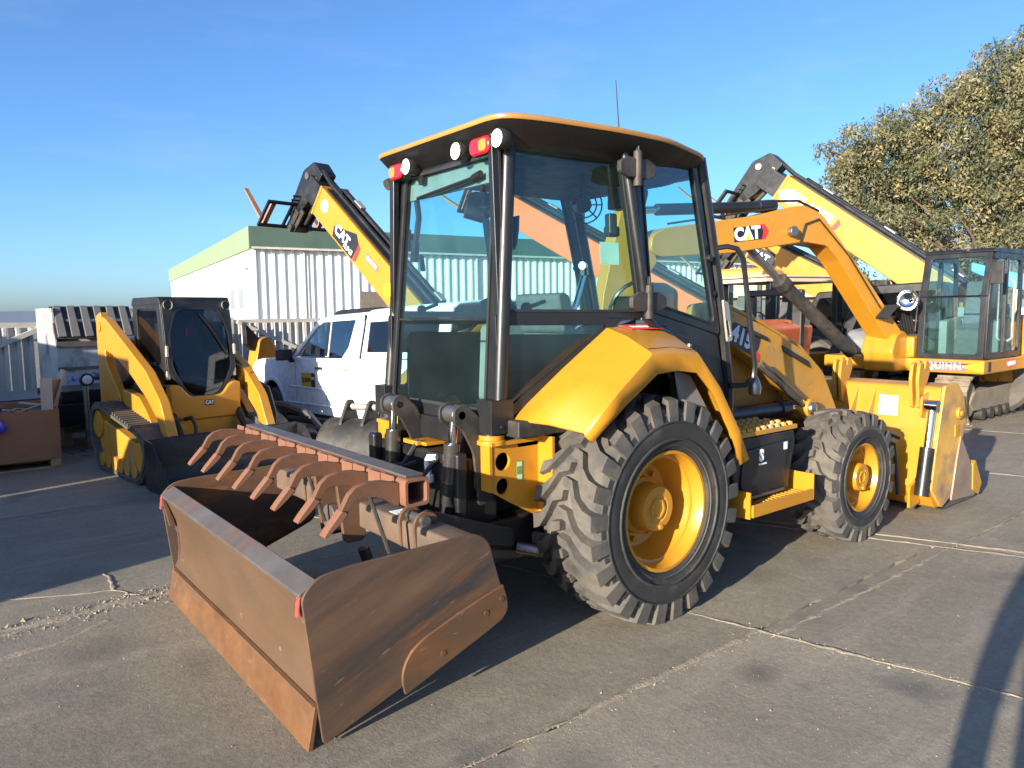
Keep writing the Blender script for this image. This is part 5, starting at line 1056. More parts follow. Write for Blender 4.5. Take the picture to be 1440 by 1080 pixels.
def carriage(root, P, rz, paint, forks):
    """fork carriage frame at P, facing local +x"""
    K = Matrix.Translation(P) @ Euler((0, rz, 0)).to_matrix().to_4x4()
    g = G(); g.M = K; a = .80
    for z in (-.30, .30): g.box(0, .05, -a, a, z-.03, z+.03)
    for y in (-a, -.22, .22, a-.05): g.box(0, .05, y, y+.05, -.3, .3)
    for y in (-.3, 0, .3): g.box(.0, .03, y-.012, y+.012, .33, .52)
    g.box(0, .03, -.34, .34, .50, .53); g.box(0, .03, -.34, .34, .40, .42)
    c = g.make('fork_carriage', Mt['black'], root, .004)
    g = G(); g.M = K; g.bc((-.10, 0, 0), (.18, .4, .5)); g.bc((-.18, -.14, .1), (.2, .05, .5)); g.bc((-.18, .14, .1), (.2, .05, .5)); g.cyl((-.2, -.25, -.1), (-.2, .25, -.1), .06, n=10); g.make('coupler', Mt['dusty'], c, .01)
    for y in (-.68, .58):
        g = G(); g.M = K; g.box(.05, .09, y, y+.10, -.32, .30); g.prism([(.05, -.32), (forks, -.29), (forks, -.275), (.09, -.26)], y, y+.10); g.make('fork', mat('fork_brown', (.30, .15, .08), .5) if 'fork_brown' not in bpy.data.materials else bpy.data.materials['fork_brown'], c, .004)
    return c
def telehandler(p0, p1, az, hh, label, paint, group, back=1.7, jib=True, fork=1.1, droop=0, body=True, ch=2.2):
    """the boom axis runs through p0 and up to p1 (the collar); local x ahead, heading az"""
    p0, p1 = Vector(p0), Vector(p1); hx = Vector((math.cos(az), math.sin(az), 0)); run = (p1-p0).dot(hx); elev = math.atan2(p1.z-p0.z, run)
    px = -1.5; pv = p0 - back*(hx*math.cos(elev) + Vector((0, 0, math.sin(elev)))); pz = pv.z; L1 = back + math.hypot(run, p1.z-p0.z)
    loc = (pv - hx*px); loc.z = 0
    t = thing('telehandler', label, 'telehandler', loc, az, group)
    ya = .30; c, s = math.cos(elev), math.sin(elev)
    BM = Matrix.Translation((px, 0, pz)) @ Euler((0, -elev, 0)).to_matrix().to_4x4()
    g = G(); g.M = BM; g.prism([(-.5, -hh/2), (L1, -hh/2), (L1, hh/2), (-.5, hh/2)], -ya, ya); b = g.make('boom', Mt[paint], t, .02)
    g = G(); g.M = BM; g.prism([(L1, -hh*.40), (L1+.55, -hh*.40), (L1+.55, hh*.40), (L1, hh*.40)], -ya*.8, ya*.8); g.make('inner_boom', Mt[paint] if not jib else Mt['black'], b, .01)
    g = G(); g.M = BM; g.box(L1-.03, L1+.03, -ya-.012, ya+.012, -hh/2-.012, hh/2+.012); g.box(L1-1.1, L1-1.08, -ya-.004, ya+.004, -hh/2, hh/2); g.make('boom_collar', Mt[paint], b, .006)
    g = G(); g.M = BM; g.tube([(.2, -ya*.3, hh/2+.07), (L1-.2, -ya*.3, hh/2+.07)], .06, 8); g.tube([(.2, ya*.3, hh/2+.06), (L1, ya*.3, hh/2+.06), (L1+.4, ya*.3, hh/2+.12), (L1+.6, ya*.2, hh*.35)], .045, 8); g.box(.3, L1-.1, -ya*.8, ya*.8, hh/2+.002, hh/2+.03); g.make('hose_tray', Mt['satin'], b)
    for k in range(3):
        g = G(); g.M = BM; g.bc((L1*(.25 + .3*k), -ya*.4, hh/2+.10), (.26, .14, .07)); g.make('hose_clamp', Mt['silver'], b, .02)
    if jib:
        K = BM @ Matrix.Translation((L1+.45, 0, 0)) @ Euler((0, R(70), 0)).to_matrix().to_4x4()
        g = G(); g.M = K; g.prism(rnd([(-.42, .0), (-.34, .38), (.05, .48), (.95, .16), (1.0, -.02), (.85, -.1), (.35, -.12)], .05), -ya*.55, ya*.55); g.make('boom_nose', Mt['black'], b, .015)
        g = G(); g.M = K; g.bm.free()
        for c_, w_, r_ in (((.0, .3), .62, .07), ((.85, .02), .7, .06), ((-.2, .05), .6, .05)): g = G(); g.M = K; g.cyl((c_[0], -ya*w_, c_[1]), (c_[0], ya*w_, c_[1]), r_, n=12); g.make('nose_pin', Mt['steel'], b)
        g = G(); g.M = K; g.cyl((.1, 0, -.15), (.8, 0, -.25), .05, n=10); g.make('tilt_cylinder', Mt['dusty'], b)
        end = K @ Vector((.92, 0, .0))
    else: end = BM @ Vector((L1+.75, 0, -.1))
    carriage(t, end, droop, paint, fork)
    g = G(); g.cyl((px + c*L1*.1 + 1.0, 0, pz - 1.0), BM @ Vector((L1*.42, 0, -hh/2-.05)), .07, n=12); g.make('boom_cylinder', Mt['black'], t)
    g = G(); q = BM @ Vector((L1*.42, 0, -hh/2-.05)); g.cyl(q - Vector((.35*c, 0, .75)), q, .045, n=10); g.make('boom_rod', Mt['chrome'], t)
    if body:
        g = G(); g.prism(rnd([(-2.6, .6), (2.0, .6), (2.1, .9), (-1.0, 1.2), (-2.2, 1.6), (-2.7, 1.5)], .08), -.75, .75); g.make('chassis', Mt[paint], t, .03)
        g = G(); g.prism(rnd([(px-.45, .9), (px+.5, .9), (px+.3, pz+.25), (px-.3, pz+.25)], .08), -.42, -.33); g.prism(rnd([(px-.45, .9), (px+.5, .9), (px+.3, pz+.25), (px-.3, pz+.25)], .08), .33, .42); g.make('boom_tower', Mt['satin'], t, .02)
        g = G(); g.prism(rnd([(-.9, .8), (.9, .8), (.8, 1.5), (.45, ch-.05), (-.75, ch), (-.9, ch-.1)], .06), .42, 1.12); cb_ = g.make('cab', Mt['satin'], t, .04)
        g = G(); g.prism(rnd([(-.75, 1.3), (.65, 1.3), (.40, ch-.2), (-.7, ch-.15)], .05), 1.122, 1.13); g.make('glass', Mt['darkglass'], cb_)
        g = G(); g.prism(rnd([(-1.6, .75), (.9, .75), (1.0, 1.0), (.8, 1.25), (-1.3, 1.35), (-1.6, 1.2)], .08), -1.12, -.45); g.make('engine_pod', Mt['dusty' if paint == 'orange' else paint], t, .04)
        for x in (-1.55, 1.45):
            for y in (-.98, .98):
                g = G(); g.lathe([(-.18, .33), (-.2, .42), (-.19, .56), (-.12, .62), (.12, .62), (.19, .56), (.2, .42), (.18, .33)], (0, 0, 0), 'y', 24); w_ = g.make('tyre', Mt['rubber'], t); w_.location = (x, y, .62)
                g = G(); o_ = math.copysign(1, y); g.lathe([(o_*.18, .34), (o_*.05, .30), (o_*.05, .12), (o_*.12, .1), (o_*.12, .001)], (0, 0, 0), 'y', 20); g.make('rim', Mt[paint], w_)
    side = BM @ Matrix.Translation((0, ya + .002, 0)) @ planeM((0, 0, 0), (-1, 0, 0), (0, 0, 1))
    return t, b, side, BM
def quinn(M_, parent, k=1.0):
    g = G(); g.M = M_; g.prism([(-.30*k, -.075*k), (.24*k, -.075*k), (.32*k, 0), (.24*k, .075*k), (-.30*k, .075*k)], 0, .002, 'z'); q = g.make('dealer_decal', mat('faded_red_decal', (.62, .12, .1), .5) if 'faded_red_decal' not in bpy.data.materials else bpy.data.materials['faded_red_decal'], parent)
    text('lettering', 'QUINN', Mt['decalw'], .13*k, M_ @ Matrix.Translation((-.03*k, 0, .003)), q, bold=.003*k, space=1.15)
    return q
TG = 'telehandlers with raised booms'
AZ = R(99)
t1, b1, s1, L1_ = telehandler((3.60, 7.7, 2.04), (3.46, 10.05, 3.93), AZ, .58, 'yellow telehandler with raised boom in front of the warehouse, left of the tractor cab', 'yellow', TG, droop=R(-48), ch=1.86)
def on(side, u, v): return side @ Matrix.Translation((-u, v, 0))
Q = on(s1, 3.55, -.03)
g = G(); g.M = Q; g.prism([(-.40, -.04), (-.34, -.22), (.42, -.22), (.44, .12), (.28, .24)], 0, .003, 'z'); dp = g.make('decal_plate', Mt['decalb'], b1)
text('lettering', 'CAT', Mt['decalw'], .26, Q @ Matrix.Translation((-.08, -.04, .004)), dp, bold=.011); text('lettering', 'TL943', Mt['decalw'], .13, Q @ Matrix.Translation((.20, -.14, .004)), dp, bold=.004)
g = G(); g.M = Q; g.prism([(.44, -.22), (.53, -.19), (.53, .09), (.44, .12)], 0, .003, 'z'); g.make('red_hexagon', Mt['decalr'], dp)
quinn(on(s1, 2.6, .05), b1, .75)
g = G(); g.M = on(s1, 1.95, -.05); g.lathe([(0, .13), (.003, .13)], (0, 0, 0), 'z', 18, caps=True); g.make('round_label', Mt['decaly'], b1)
g = G(); g.M = on(s1, 4.42, .05); g.lathe([(0, .12), (.003, .12)], (0, 0, 0), 'z', 18, caps=True); g.make('white_label', Mt['decalw'], b1)
t2, b2_, s2, _ = telehandler((11.31, 2.44, 2.34), (11.13, 4.95, 4.19), AZ, .56, 'yellow telehandler with a long raised boom crossing behind the excavator arm', 'yellow', TG, droop=R(-40))
Q = on(s2, 4.0, -.02)
text('lettering', 'TL1055', Mt['decalw'], .30, Q @ Matrix.Translation((0, 0, .002)), b2_, bold=.016)
g = G(); g.M = Q; g.prism([(.52, -.12), (.62, -.07), (.64, .07), (.55, .13)], 0, .003, 'z'); g.make('red_hexagon', Mt['decalr'], b2_)
g = G(); g.M = on(s2, 4.6, -.05); g.prism([(-.22, 0), (-.08, -.14), (.14, -.12), (.22, .03), (.05, .17)], 0, .003, 'z'); g.make('white_label', Mt['decalw'], b2_)
t3, b3, s3, _ = telehandler((14.62, 5.31, 2.0), (14.25, 7.8, 3.36), AZ, .7, 'yellow telehandler with a lower boom seen under the excavator arm, farther back', 'yellow', TG, droop=R(-40))
Q = on(s3, 4.2, -.05)
g = G(); g.M = Q; g.prism([(-.44, -.2), (.26, -.26), (.44, -.06), (.33, .2), (-.4, .14)], 0, .003, 'z'); dp = g.make('decal_plate', Mt['decalb'], b3)
text('lettering', 'CAT', Mt['decalw'], .26, Q @ Matrix.Translation((-.02, -.02, .004)), dp, bold=.008)
t4, b4, s4, _ = telehandler((6.6, 5.5, 2.50), (6.28, 7.9, 3.75), AZ, .54, 'orange telehandler whose boom shows through the tractor cab side window', 'orange', TG, jib=False, droop=R(-30), back=2.2)
# ------------------------------------------------------------------ excavator, right
EX = thing('excavator', 'yellow tracked excavator with black glazed cab, arm reaching left behind the loader bucket', 'excavator', (10.1, 1.55, 0), R(180))
# local x ahead (towards -X world), local y left (towards -Y world)
for s in (-1, 1):
    yc = s*.80; P = belt(3.2, .74, .37, 42); pg = G(); pg.box(-.098, .098, -.235, .235, -.012, .014); pg.box(-.09, -.07, -.235, .235, .014, .034); pg.box(.0, .02, -.235, .235, .014, .034); pm = pg.mesh('track_pad', mat('dusty_track', (.17, .13, .095), .85, var=.3, scale=6, dirt=(.3, .24, .17), dlo=.42, dhi=.7, dscale=5, bump=.15) if 'dusty_track' not in bpy.data.materials else bpy.data.materials['dusty_track'], 0)
    g = G(); g.prism(rnd([(-1.1, .20), (1.1, .20), (1.28, .34), (1.1, .50), (-1.1, .56)], .05), yc-.17, yc+.17); g.cyl((1.23, yc-.14, .38), (1.23, yc+.14, .38), .27, n=20); g.cyl((-1.23, yc-.14, .38), (-1.23, yc+.14, .38), .27, n=20); tf = g.make('track_frame', mat('dusty_frame', (.2, .16, .115), .8, var=.2), EX, .02)
    for q in range(6):
        g = G(); g.cyl((-.8 + q*.32, yc-.2, .14), (-.8 + q*.32, yc+.2, .14), .09, n=14); g.make('track_roller', Mt['dusty'], tf)
    for (x, z, a) in P: link(pm, 'track_pad', tf, loc=(x, yc, z + .03 if False else z+.02), rot=(0, -a + math.pi, 0))
g = G(); g.box(-.6, .6, -.5, .5, .3, .62); g.cyl((0, 0, .6), (0, 0, .84), .5, n=24); g.make('turntable', Mt['dusty'], EX, .02)
g = G(); g.prism(rnd([(.0, .74), (.55, .74), (.6, .9), (.5, 1.0), (.0, .98)], .04), -1.1, -.5); g.make('blade_arm', Mt['dusty'], EX, .01)
g = G(); g.prism(rnd([(1.66, .80), (1.66, 1.0), (-1.1, 1.0), (-1.12, .8)], .03), -1.1, 1.26); dk = g.make('deck', Mt['yellow'], EX, .02)
g = G(); g.prism(rnd([(-1.15, .82), (-.25, .82), (-.25, 1.55), (-.4, 1.62), (-1.0, 1.62), (-1.15, 1.5)], .08), -1.1, 1.24); g.make('engine_house', Mt['yellow'], EX, .04)
g = G(); g.prism(rnd([(-.4, 1.0), (1.1, 1.0), (1.1, 1.22), (.9, 1.38), (-.4, 1.5)], .06), -1.08, -.62); g.make('tank_cover', Mt['grey'], EX, .03)
quinn(planeM((1.663, .76, .90), (0, 1, 0), (0, 0, 1)), dk, 1.0)
g = G(); g.M = planeM((1.664, 1.0, .90), (0, 1, 0), (0, 0, 1)); g.prism([(-.02, 0), (.05, -.02), (.25, -.06), (.25, .06), (.05, .02)], .0, .002, 'z'); g.make('yellow_arrow', Mt['decaly'], dk)
g = G(); g.M = planeM((1.45, 1.262, .90), (-1, 0, 0), (0, 0, 1)); g.prism([(-.06, -.07), (.04, -.07), (.04, .07), (-.06, .07)], 0, .003, 'z'); g.make('slot_plate', Mt['decalb'], dk)
quinn(planeM((.6, 1.263, .91), (-1, 0, 0), (0, 0, 1)), dk, .7)
# cab
cy0, cy1 = .36, 1.24
CPs = [(1.64, 1.01), (1.60, 1.9), (1.45, 2.52), (.34, 2.52), (.28, 1.01)]
for s, y in ((-1, cy0), (1, cy1)):
    g = G(); g.ring(rnd(CPs, .05, 3), rnd(inset(CPs, .09), .08, 3), y-.025, y+.025); sf = g.make('cab_side', Mt['satin'], EX, .01)
    g = G(); g.prism(rnd(inset(CPs, .085), .08, 3), y-.004, y+.004); g.make('glass', Mt['cabglass'], sf)
    g = G(); g.box(.92, .99, y-.03, y+.03, 1.05, 2.48); g.make('door_post', Mt['satin'], sf, .01)
g = G(); g.tube([(.9, cy1+.04, 1.25), (.9, cy1+.10, 1.3), (.9, cy1+.10, 2.1), (.9, cy1+.04, 2.15)], .018, 6); g.tube([(.72, cy1+.04, 1.6), (.72, cy1+.07, 1.7), (.72, cy1+.07, 2.0)], .016, 6); g.make('grab_rail', Mt['silver'], EX)
FM = planeM((1.645, cy0, 1.01), (0, 1, 0), (-.045, 0, .9)); FM2 = planeM((1.602, cy0, 1.9), (0, 1, 0), (-.15, 0, .62))
W_ = cy1-cy0
for Mx, h_ in ((FM, .89), (FM2, .64)):
    g = G(); g.M = Mx; o_ = [(0, 0), (W_, 0), (W_, h_), (0, h_)]; i2 = [(.08, .07 if h_ > .8 else .012), (W_-.08, .07 if h_ > .8 else .012), (W_-.08, h_-(.012 if h_ > .8 else .07)), (.08, h_-(.012 if h_ > .8 else .07))]
    g.ring(rnd(o_, .01, 3), rnd(i2, .05 , 3), -.02, .02, 'z'); wf = g.make('windscreen_frame', Mt['satin'], EX, .006)
    g = G(); g.M = Mx; g.prism(rnd(i2, .05, 3), -.003, .003, 'z'); g.make('glass', Mt['cabglass'], wf)
    if h_ > .8:
        g = G(); g.M = Mx; g.box(.08, W_-.08, -.006, .008, .40, .415); g.make('pane_joint', Mt['black'], wf)
g = G(); g.prism(rnd([(1.50, 2.52), (1.46, 2.58), (.36, 2.60), (.30, 2.52)], .03), cy0-.02, cy1+.02); g.make('cab_roof', Mt['satin'], EX, .02)
g = G(); g.lathe([(-.02, .05), (.05, .04)], (1.5, .9, 2.59), 'x', 12); g.make('roof_lamp', Mt['silver'], EX)
g = G(); g.bc((1.58, cy1+.10, 2.22), (.06, .16, .30)); g.tube([(1.5, cy1, 2.45), (1.56, cy1+.10, 2.4)], .015, 6); g.make('mirror', Mt['black'], EX, .03)
g = G(); g.prism(rnd([(.42, 1.0), (.9, 1.0), (.9, 1.42), (.58, 1.5), (.48, 2.15), (.36, 2.15)], .05), .55, 1.05); g.make('seat', Mt['seat'], EX, .04)
g = G(); g.prism(rnd([(.45, 1.0), (1.0, 1.0), (1.0, 1.55), (.45, 1.6)], .05), .38, .5); g.prism(rnd([(.45, 1.0), (1.0, 1.0), (1.0, 1.55), (.45, 1.6)], .05), 1.08, 1.2); g.make('console', Mt['grey'], EX, .02)
g = G(); g.box(.30, .33, cy0+.03, cy1-.03, 1.0, 1.75); g.make('cab_back', Mt['grey'], EX)
# boom foot, boom, stick
yb0 = -.02; bw = .17
g = G(); g.prism(rnd([(1.2, .80), (2.0, .80), (2.12, 1.1), (1.98, 1.36), (1.75, 1.42), (1.5, 1.3), (1.2, 1.05)], .08), yb0-.26, yb0+.22); ft = g.make('swing_post', Mt['yellow'], EX, .03)
g = G(); g.prism(rnd([(.9, 1.0), (1.66, 1.0), (1.66, 1.32), (1.2, 1.32), (.9, 1.2)], .04), yb0-.1, yb0+.33); g.make('front_cover', Mt['yellow'], EX, .03)
bp = [(1.70, 1.16), (1.86, 1.14), (2.05, 1.34), (3.05, 2.42), (3.30, 2.62), (3.75, 2.66), (5.0, 2.48), (6.15, 2.40), (6.3, 2.48), (6.28, 2.66), (6.1, 2.76), (4.6, 2.98), (4.1, 3.10), (3.75, 3.16), (3.42, 3.06), (2.4, 2.1), (1.66, 1.36)]
g = G(); g.prism(rnd(bp, .06, 3), yb0-bw, yb0+bw); bm_ = g.make('boom', Mt['yellow'], EX, .015)
SD = planeM((0, yb0+bw+.001, 0), (-1, 0, 0), (0, 0, 1))
decal_cat(SD @ Matrix.Translation((-4.75, 2.74, 0)) @ Matrix.Rotation(R(7), 4, 'Z'), bm_, .62)
g = G(); g.cyl((4.0, yb0+bw, 2.79), (4.0, yb0+bw+.08, 2.79), .07, n=14); g.make('boom_pin', Mt['steel'], bm_, .01)
g = G(); g.tube([(2.2, yb0+bw+.02, 1.75), (2.9, yb0+bw+.02, 2.5), (3.5, yb0+bw+.02, 2.98), (3.75, yb0+bw+.02, 2.90), (3.85, yb0+bw+.02, 2.62)], .012, 5); g.tube([(3.3, yb0, 3.12), (3.7, yb0, 3.24), (4.3, yb0, 3.20), (4.6, yb0, 3.08)], .02, 6); g.tube([(4.2, yb0+.1, 3.1), (5.0, yb0+.1, 2.98), (6.0, yb0+.1, 2.82)], .014, 5); g.make('boom_hose', Mt['sidewall'], bm_)
g = G(); g.cyl((4.4, yb0, 3.12), (6.1, yb0, 3.0), .075, n=14); g.cyl((4.15, yb0, 3.15), (4.45, yb0, 3.12), .085, n=14); g.make('stick_cylinder', Mt['satin'], EX, .005)
g = G(); g.cyl((6.1, yb0, 3.0), (6.6, yb0, 2.96), .045, n=10); g.make('stick_rod', Mt['chrome'], EX)
g = G(); g.cyl((2.55, yb0, 1.10), (4.0, yb0, 2.13), .095, n=16); g.cyl((3.9, yb0, 2.06), (4.02, yb0, 2.145), .115, n=14); g.make('boom_cylinder', Mt['dusty'], EX, .006)
g = G(); g.cyl((4.0, yb0, 2.13), (4.62, yb0, 2.60), .05, n=12); g.make('boom_rod', Mt['steel'], EX)
g = G(); g.prism(rnd([(6.15, 2.35), (6.45, 3.02), (6.7, 2.95), (6.95, 1.9), (7.0, .95), (6.85, .9), (6.6, 1.8)], .06), yb0-.11, yb0+.11); g.make('stick', Mt['yellow'], EX, .01)
g = G(); g.prism(rnd([(6.75, .95), (7.0, .95), (6.9, .45), (6.5, .12), (6.2, .25), (6.4, .6)], .06), yb0-.28, yb0+.28); g.make('bucket', Mt['dusty'], EX, .01)
for k in range(5):
    g = G(); y = yb0 + .1 + .04*k; g.tube([(1.5, y, 1.35), (1.75, y+.03, 1.7), (2.1, y, 1.78), (2.3, y-.05, 1.6)], .018, 6); g.make('foot_hose', Mt['sidewall'], EX)
g = G(); g.lathe([(-.05, .03), (-.04, .09), (.02, .15), (.05, .155)], (2.0, .36, 1.86), 'x', 18); g.tube([(1.98, .36, 1.86), (1.8, .36, 1.9), (1.66, .33, 1.75), (1.65, .31, 1.4)], .015, 6); g.make('round_mirror', Mt['chrome'], EX)
# the boom is swung a little to its right
T_ = Matrix.Translation((1.75, yb0, 0)) @ Matrix.Rotation(R(-13), 4, 'Z') @ Matrix.Translation((-1.75, -yb0, 0))
for o_ in [c for c in EX.children if c.name.split('.')[0] in ('boom', 'stick', 'bucket', 'stick_cylinder', 'stick_rod', 'boom_cylinder', 'boom_rod')]:
    for q in [o_] + list(o_.children_recursive): q.data.transform(T_)
# ------------------------------------------------------------------ clutter of machines between the arm and the excavator
def tyre_simple(root, p, r, wd, m='rubber'):
    g = G(); g.lathe([(-wd/2*.9, r*.55), (-wd/2, r*.7), (-wd/2*.95, r*.9), (-wd/2*.6, r), (wd/2*.6, r), (wd/2*.95, r*.9), (wd/2, r*.7), (wd/2*.9, r*.55)], (0, 0, 0), 'y', 24); w_ = g.make('tyre', Mt[m], root); w_.location = p
    g = G(); g.lathe([(-wd/2*.8, r*.56), (-wd*.2, r*.5), (-wd*.2, .02), (wd*.2, .02), (wd*.2, r*.5), (wd/2*.8, r*.56)], (0, 0, 0), 'y', 20); g.make('rim', Mt['yellow'], w_)
WL = thing('wheel_loader', 'yellow wheel loader with tall glazed cab and yellow roof, behind the loader arm', 'wheel loader', (12.9, 7.2, 0), R(195))
g = G(); g.prism(rnd([(-2.4, .7), (-.8, .7), (-.7, 1.5), (-2.2, 1.55), (-2.5, 1.3)], .08), -.8, .8); g.make('engine_house', Mt['yellow'], WL, .04)
g = G(); g.box(-1, 1.9, -.45, .45, .6, 1.0); g.make('chassis', Mt['yellow'], WL, .03)
g = G(); g.prism(rnd([(-.75, .9), (.75, .9), (.80, 1.5), (.70, 2.45), (-.70, 2.45), (-.75, 1.5)], .05), -.62, .62); cb_ = g.make('cab', Mt['cabglass'], WL)
for x, y in ((-.7, -.6), (.7, -.6), (-.7, .6), (.7, .6)):
    g = G(); g.box(x-.05, x+.05, y-.05, y+.05, .9, 2.45); g.make('cab_post', Mt['satin'], WL, .01)
g = G(); g.prism(rnd([(-.85, 2.42), (.9, 2.42), (.88, 2.66), (.7, 2.74), (-.7, 2.74), (-.85, 2.66)], .05), -.72, .72); g.make('cab_roof', mat('amber_roof', (.7, .33, .05), .35, var=.1), WL, .04)
g = G(); g.prism(rnd([(-.3, 1.0), (.2, 1.0), (.1, 1.5), (-.1, 1.55), (-.2, 2.1), (-.3, 2.1)], .05), -.25, .25); g.make('seat', Mt['seat'], WL, .02)
for x in (-1.3, 1.5):
    for y in (-.85, .85): tyre_simple(WL, (x, y, .65), .65, .45)
g = G(); g.prism(rnd([(1.0, 1.2), (1.3, 1.35), (2.8, .7), (2.8, .3), (2.6, .3)], .06), -.6, -.5); g.prism(rnd([(1.0, 1.2), (1.3, 1.35), (2.8, .7), (2.8, .3), (2.6, .3)], .06), .5, .6); g.make('lift_arm', Mt['yellow'], WL, .02)
OB = thing('open_backhoe', 'open backhoe loader with flat tan canopy and black posts, behind the loader arm', 'backhoe loader', (9.3, 4.0, 0), R(165))
g = G(); g.box(-.85, 1.0, -.72, .72, 2.22, 2.30); g.box(-.9, 1.05, -.76, .76, 2.30, 2.34); g.make('canopy', Mt['tan'], OB, .02)
for x, y in ((-.75, -.62), (-.75, .62), (.8, -.62), (.8, .62)):
    g = G(); g.box(x-.07, x+.07, y-.06, y+.06, .8, 2.22); g.make('canopy_post', Mt['black'], OB, .01)
g = G(); g.prism(rnd([(-1.9, .6), (2.0, .6), (2.2, .8), (2.1, 1.25), (.9, 1.4), (.8, .95), (-.6, .95), (-1.8, 1.1)], .06), -.5, .5); g.make('body', Mt['yellow'], OB, .03)
g = G(); g.prism(rnd([(-.4, .95), (.15, .95), (.1, 1.35), (-.15, 1.4), (-.25, 1.9), (-.38, 1.9)], .05), -.25, .25); g.make('seat', Mt['seat'], OB, .03)
g = G(); g.tube([(.7, 0, 1.0), (.5, 0, 1.55)], .04, 6); g.tube([(.48+.06*math.cos(a), .17*math.sin(a), 1.58+.12*math.cos(a)) for a in [k*math.pi/8 for k in range(16)]], .014, 5, True); g.make('steering_column', Mt['black'], OB)
for k in range(9):
    g = G(); x, y = random.uniform(-.6, .6), random.uniform(-.45, .45); g.tube([(x, y, 1.0), (x+.03, y, 1.3 + random.random()*.4)], .014, 5); g.lathe([(0, .03), (.05, .025)], (x+.03, y, 1.3 + random.random()*.4), 'z', 8); g.make('control_lever', Mt['black'], OB)
for x, r_ in ((-1.1, .66), (1.4, .45)):
    for y in (-.8, .8): tyre_simple(OB, (x, y, r_), r_, .4)
CR = thing('compact_roller', 'grey and yellow compact roller with black seat and wheel cover, just behind the loader bucket', 'roller', (6.6, 2.75, 0), R(190))
g = G(); g.prism(rnd([(-.9, .4), (.9, .4), (1.0, .75), (.6, 1.0), (.1, 1.02), (-.2, .85), (-.9, .9)], .1), -.5, .5); g.make('body', Mt['yellow'], CR, .04)
g = G(); g.prism(rnd([(.2, .95), (.9, .72), (.95, 1.0), (.65, 1.22), (.25, 1.25)], .08), -.42, .42); g.make('grey_hood', Mt['grey'], CR, .05)
g = G(); g.prism(rnd([(-.6, .9), (-.1, .9), (-.12, 1.1), (-.4, 1.15), (-.5, 1.55), (-.62, 1.55)], .05), -.3, .3); g.make('seat', Mt['black'], CR, .03)
g = G(); g.tube([(.3, 0, 1.2), (.05, 0, 1.42)], .03, 6); g.tube([(.05+.06*math.cos(a), .17*math.sin(a), 1.45+.12*math.cos(a)) for a in [k*math.pi/8 for k in range(16)]], .014, 5, True); g.make('steering_wheel', Mt['black'], CR)
for y in (-.38, .38):
    g = G(); g.box(-.78, -.64, y-.08, y+.08, .8, 1.95); g.make('roll_post', Mt['black'], CR, .02)
g = G(); g.box(-.78, -.64, -.46, .46, 1.95, 2.05); g.make('roll_bar', Mt['black'], CR, .02)
for x in (-.7, .75):
    g = G(); g.cyl((x, -.48, .35), (x, .48, .35), .35, n=28); g.make('drum', Mt['steel'], CR, .01)
g = G(); g.bc((.0, .35, 1.22), (.1, .08, .08)); g.make('red_lever', Mt['redpaint'], CR, .02)
OR = thing('orange_machine', 'low orange machine with rounded hood seen through the tractor cab', 'skid loader', (6.3, 8.9, 0), R(180))
g = G(); g.prism(rnd([(-1.1, .5), (1.2, .5), (1.3, 1.2), (.9, 1.85), (-.9, 1.9), (-1.1, 1.4)], .2), -.75, .75); g.make('body', Mt['orange'], OR, .05)
g = G(); g.box(-.9, .9, -.78, -.76, .7, 1.5); g.make('side_grille', Mt['black'], OR)
for x in (-.7, .7):
    for y in (-.7, .7): tyre_simple(OR, (x, y, .45), .45, .3)
BL = thing('boom_lift', 'grey and blue boom lift at the right edge behind the excavator', 'boom lift', (14.6, 1.35, 0), R(100))
g = G(); g.box(-1.2, 1.2, -.8, .8, .55, .85); g.make('base', Mt['blue'], BL, .03)
g = G(); g.box(-1.0, 1.0, -.7, .7, .9, 1.75); g.make('turret', mat('pale_grey_paint', (.5, .53, .56), .4), BL, .05)
g = G(); g.prism(rnd([(-1.2, 1.8), (-.9, 1.75), (.6, 2.15), (1.3, 2.5), (1.3, 2.7), (.5, 2.45), (-1.1, 2.1)], .05), -.2, .2); g.cyl((-.6, -.3, 1.95), (-.6, .3, 1.95), .16, n=14); g.make('boom', Mt['blue'], BL, .03)
for x in (-.9, .9):
    for y in (-.85, .85): tyre_simple(BL, (x, y, .45), .45, .3)
# ------------------------------------------------------------------ left edge: dumpster, carton on its pallet, boards, trailer jack
DU = thing('dumpster', 'dented white dumpster with a ribbed grey lid and stickers, against the fence', 'dumpster', (-.58, 9.1, 0), R(3))
# local x right, y away
g = G(); g.prism([(0, .1), (0, 1.30), (.1, 1.34), (.25, 1.88), (1.5, 1.88), (1.5, .1)], -1.05, -1.02, 'x'); g.prism([(0, .1), (0, 1.30), (.1, 1.34), (.25, 1.88), (1.5, 1.88), (1.5, .1)], 1.02, 1.05, 'x'); g.box(-1.02, 1.02, 0, .03, .1, 1.33); g.box(-1.02, 1.02, 1.47, 1.5, .1, 1.88); g.box(-1.02, 1.02, .03, 1.47, .1, .14)
db = g.make('tub', mat('stained_white', (.42, .42, .40), .55, var=.1, dirt=(.12, .10, .08), dlo=.48, dhi=.66, dscale=2.4, dirt2=(.05, .05, .05), d2lo=.6, d2hi=.72, d2scale=5), DU, .005)
g = G(); g.box(-1.06, 1.06, -.05, .0, 1.30, 1.38); g.box(-1.05, 1.05, -.03, .0, .96, 1.0); g.box(-1.05, 1.05, -.03, .0, .50, .54); g.make('front_rim', Mt['greyrust'], DU, .004)
LM = planeM((-1.05, .02, 1.42), (1, 0, 0), (0, .36, .50))
g = G(); g.M = LM; g.box(0, 1.1, 0, .60, -.02, .0); lid = g.make('lid', Mt['dusty'], DU, .004)
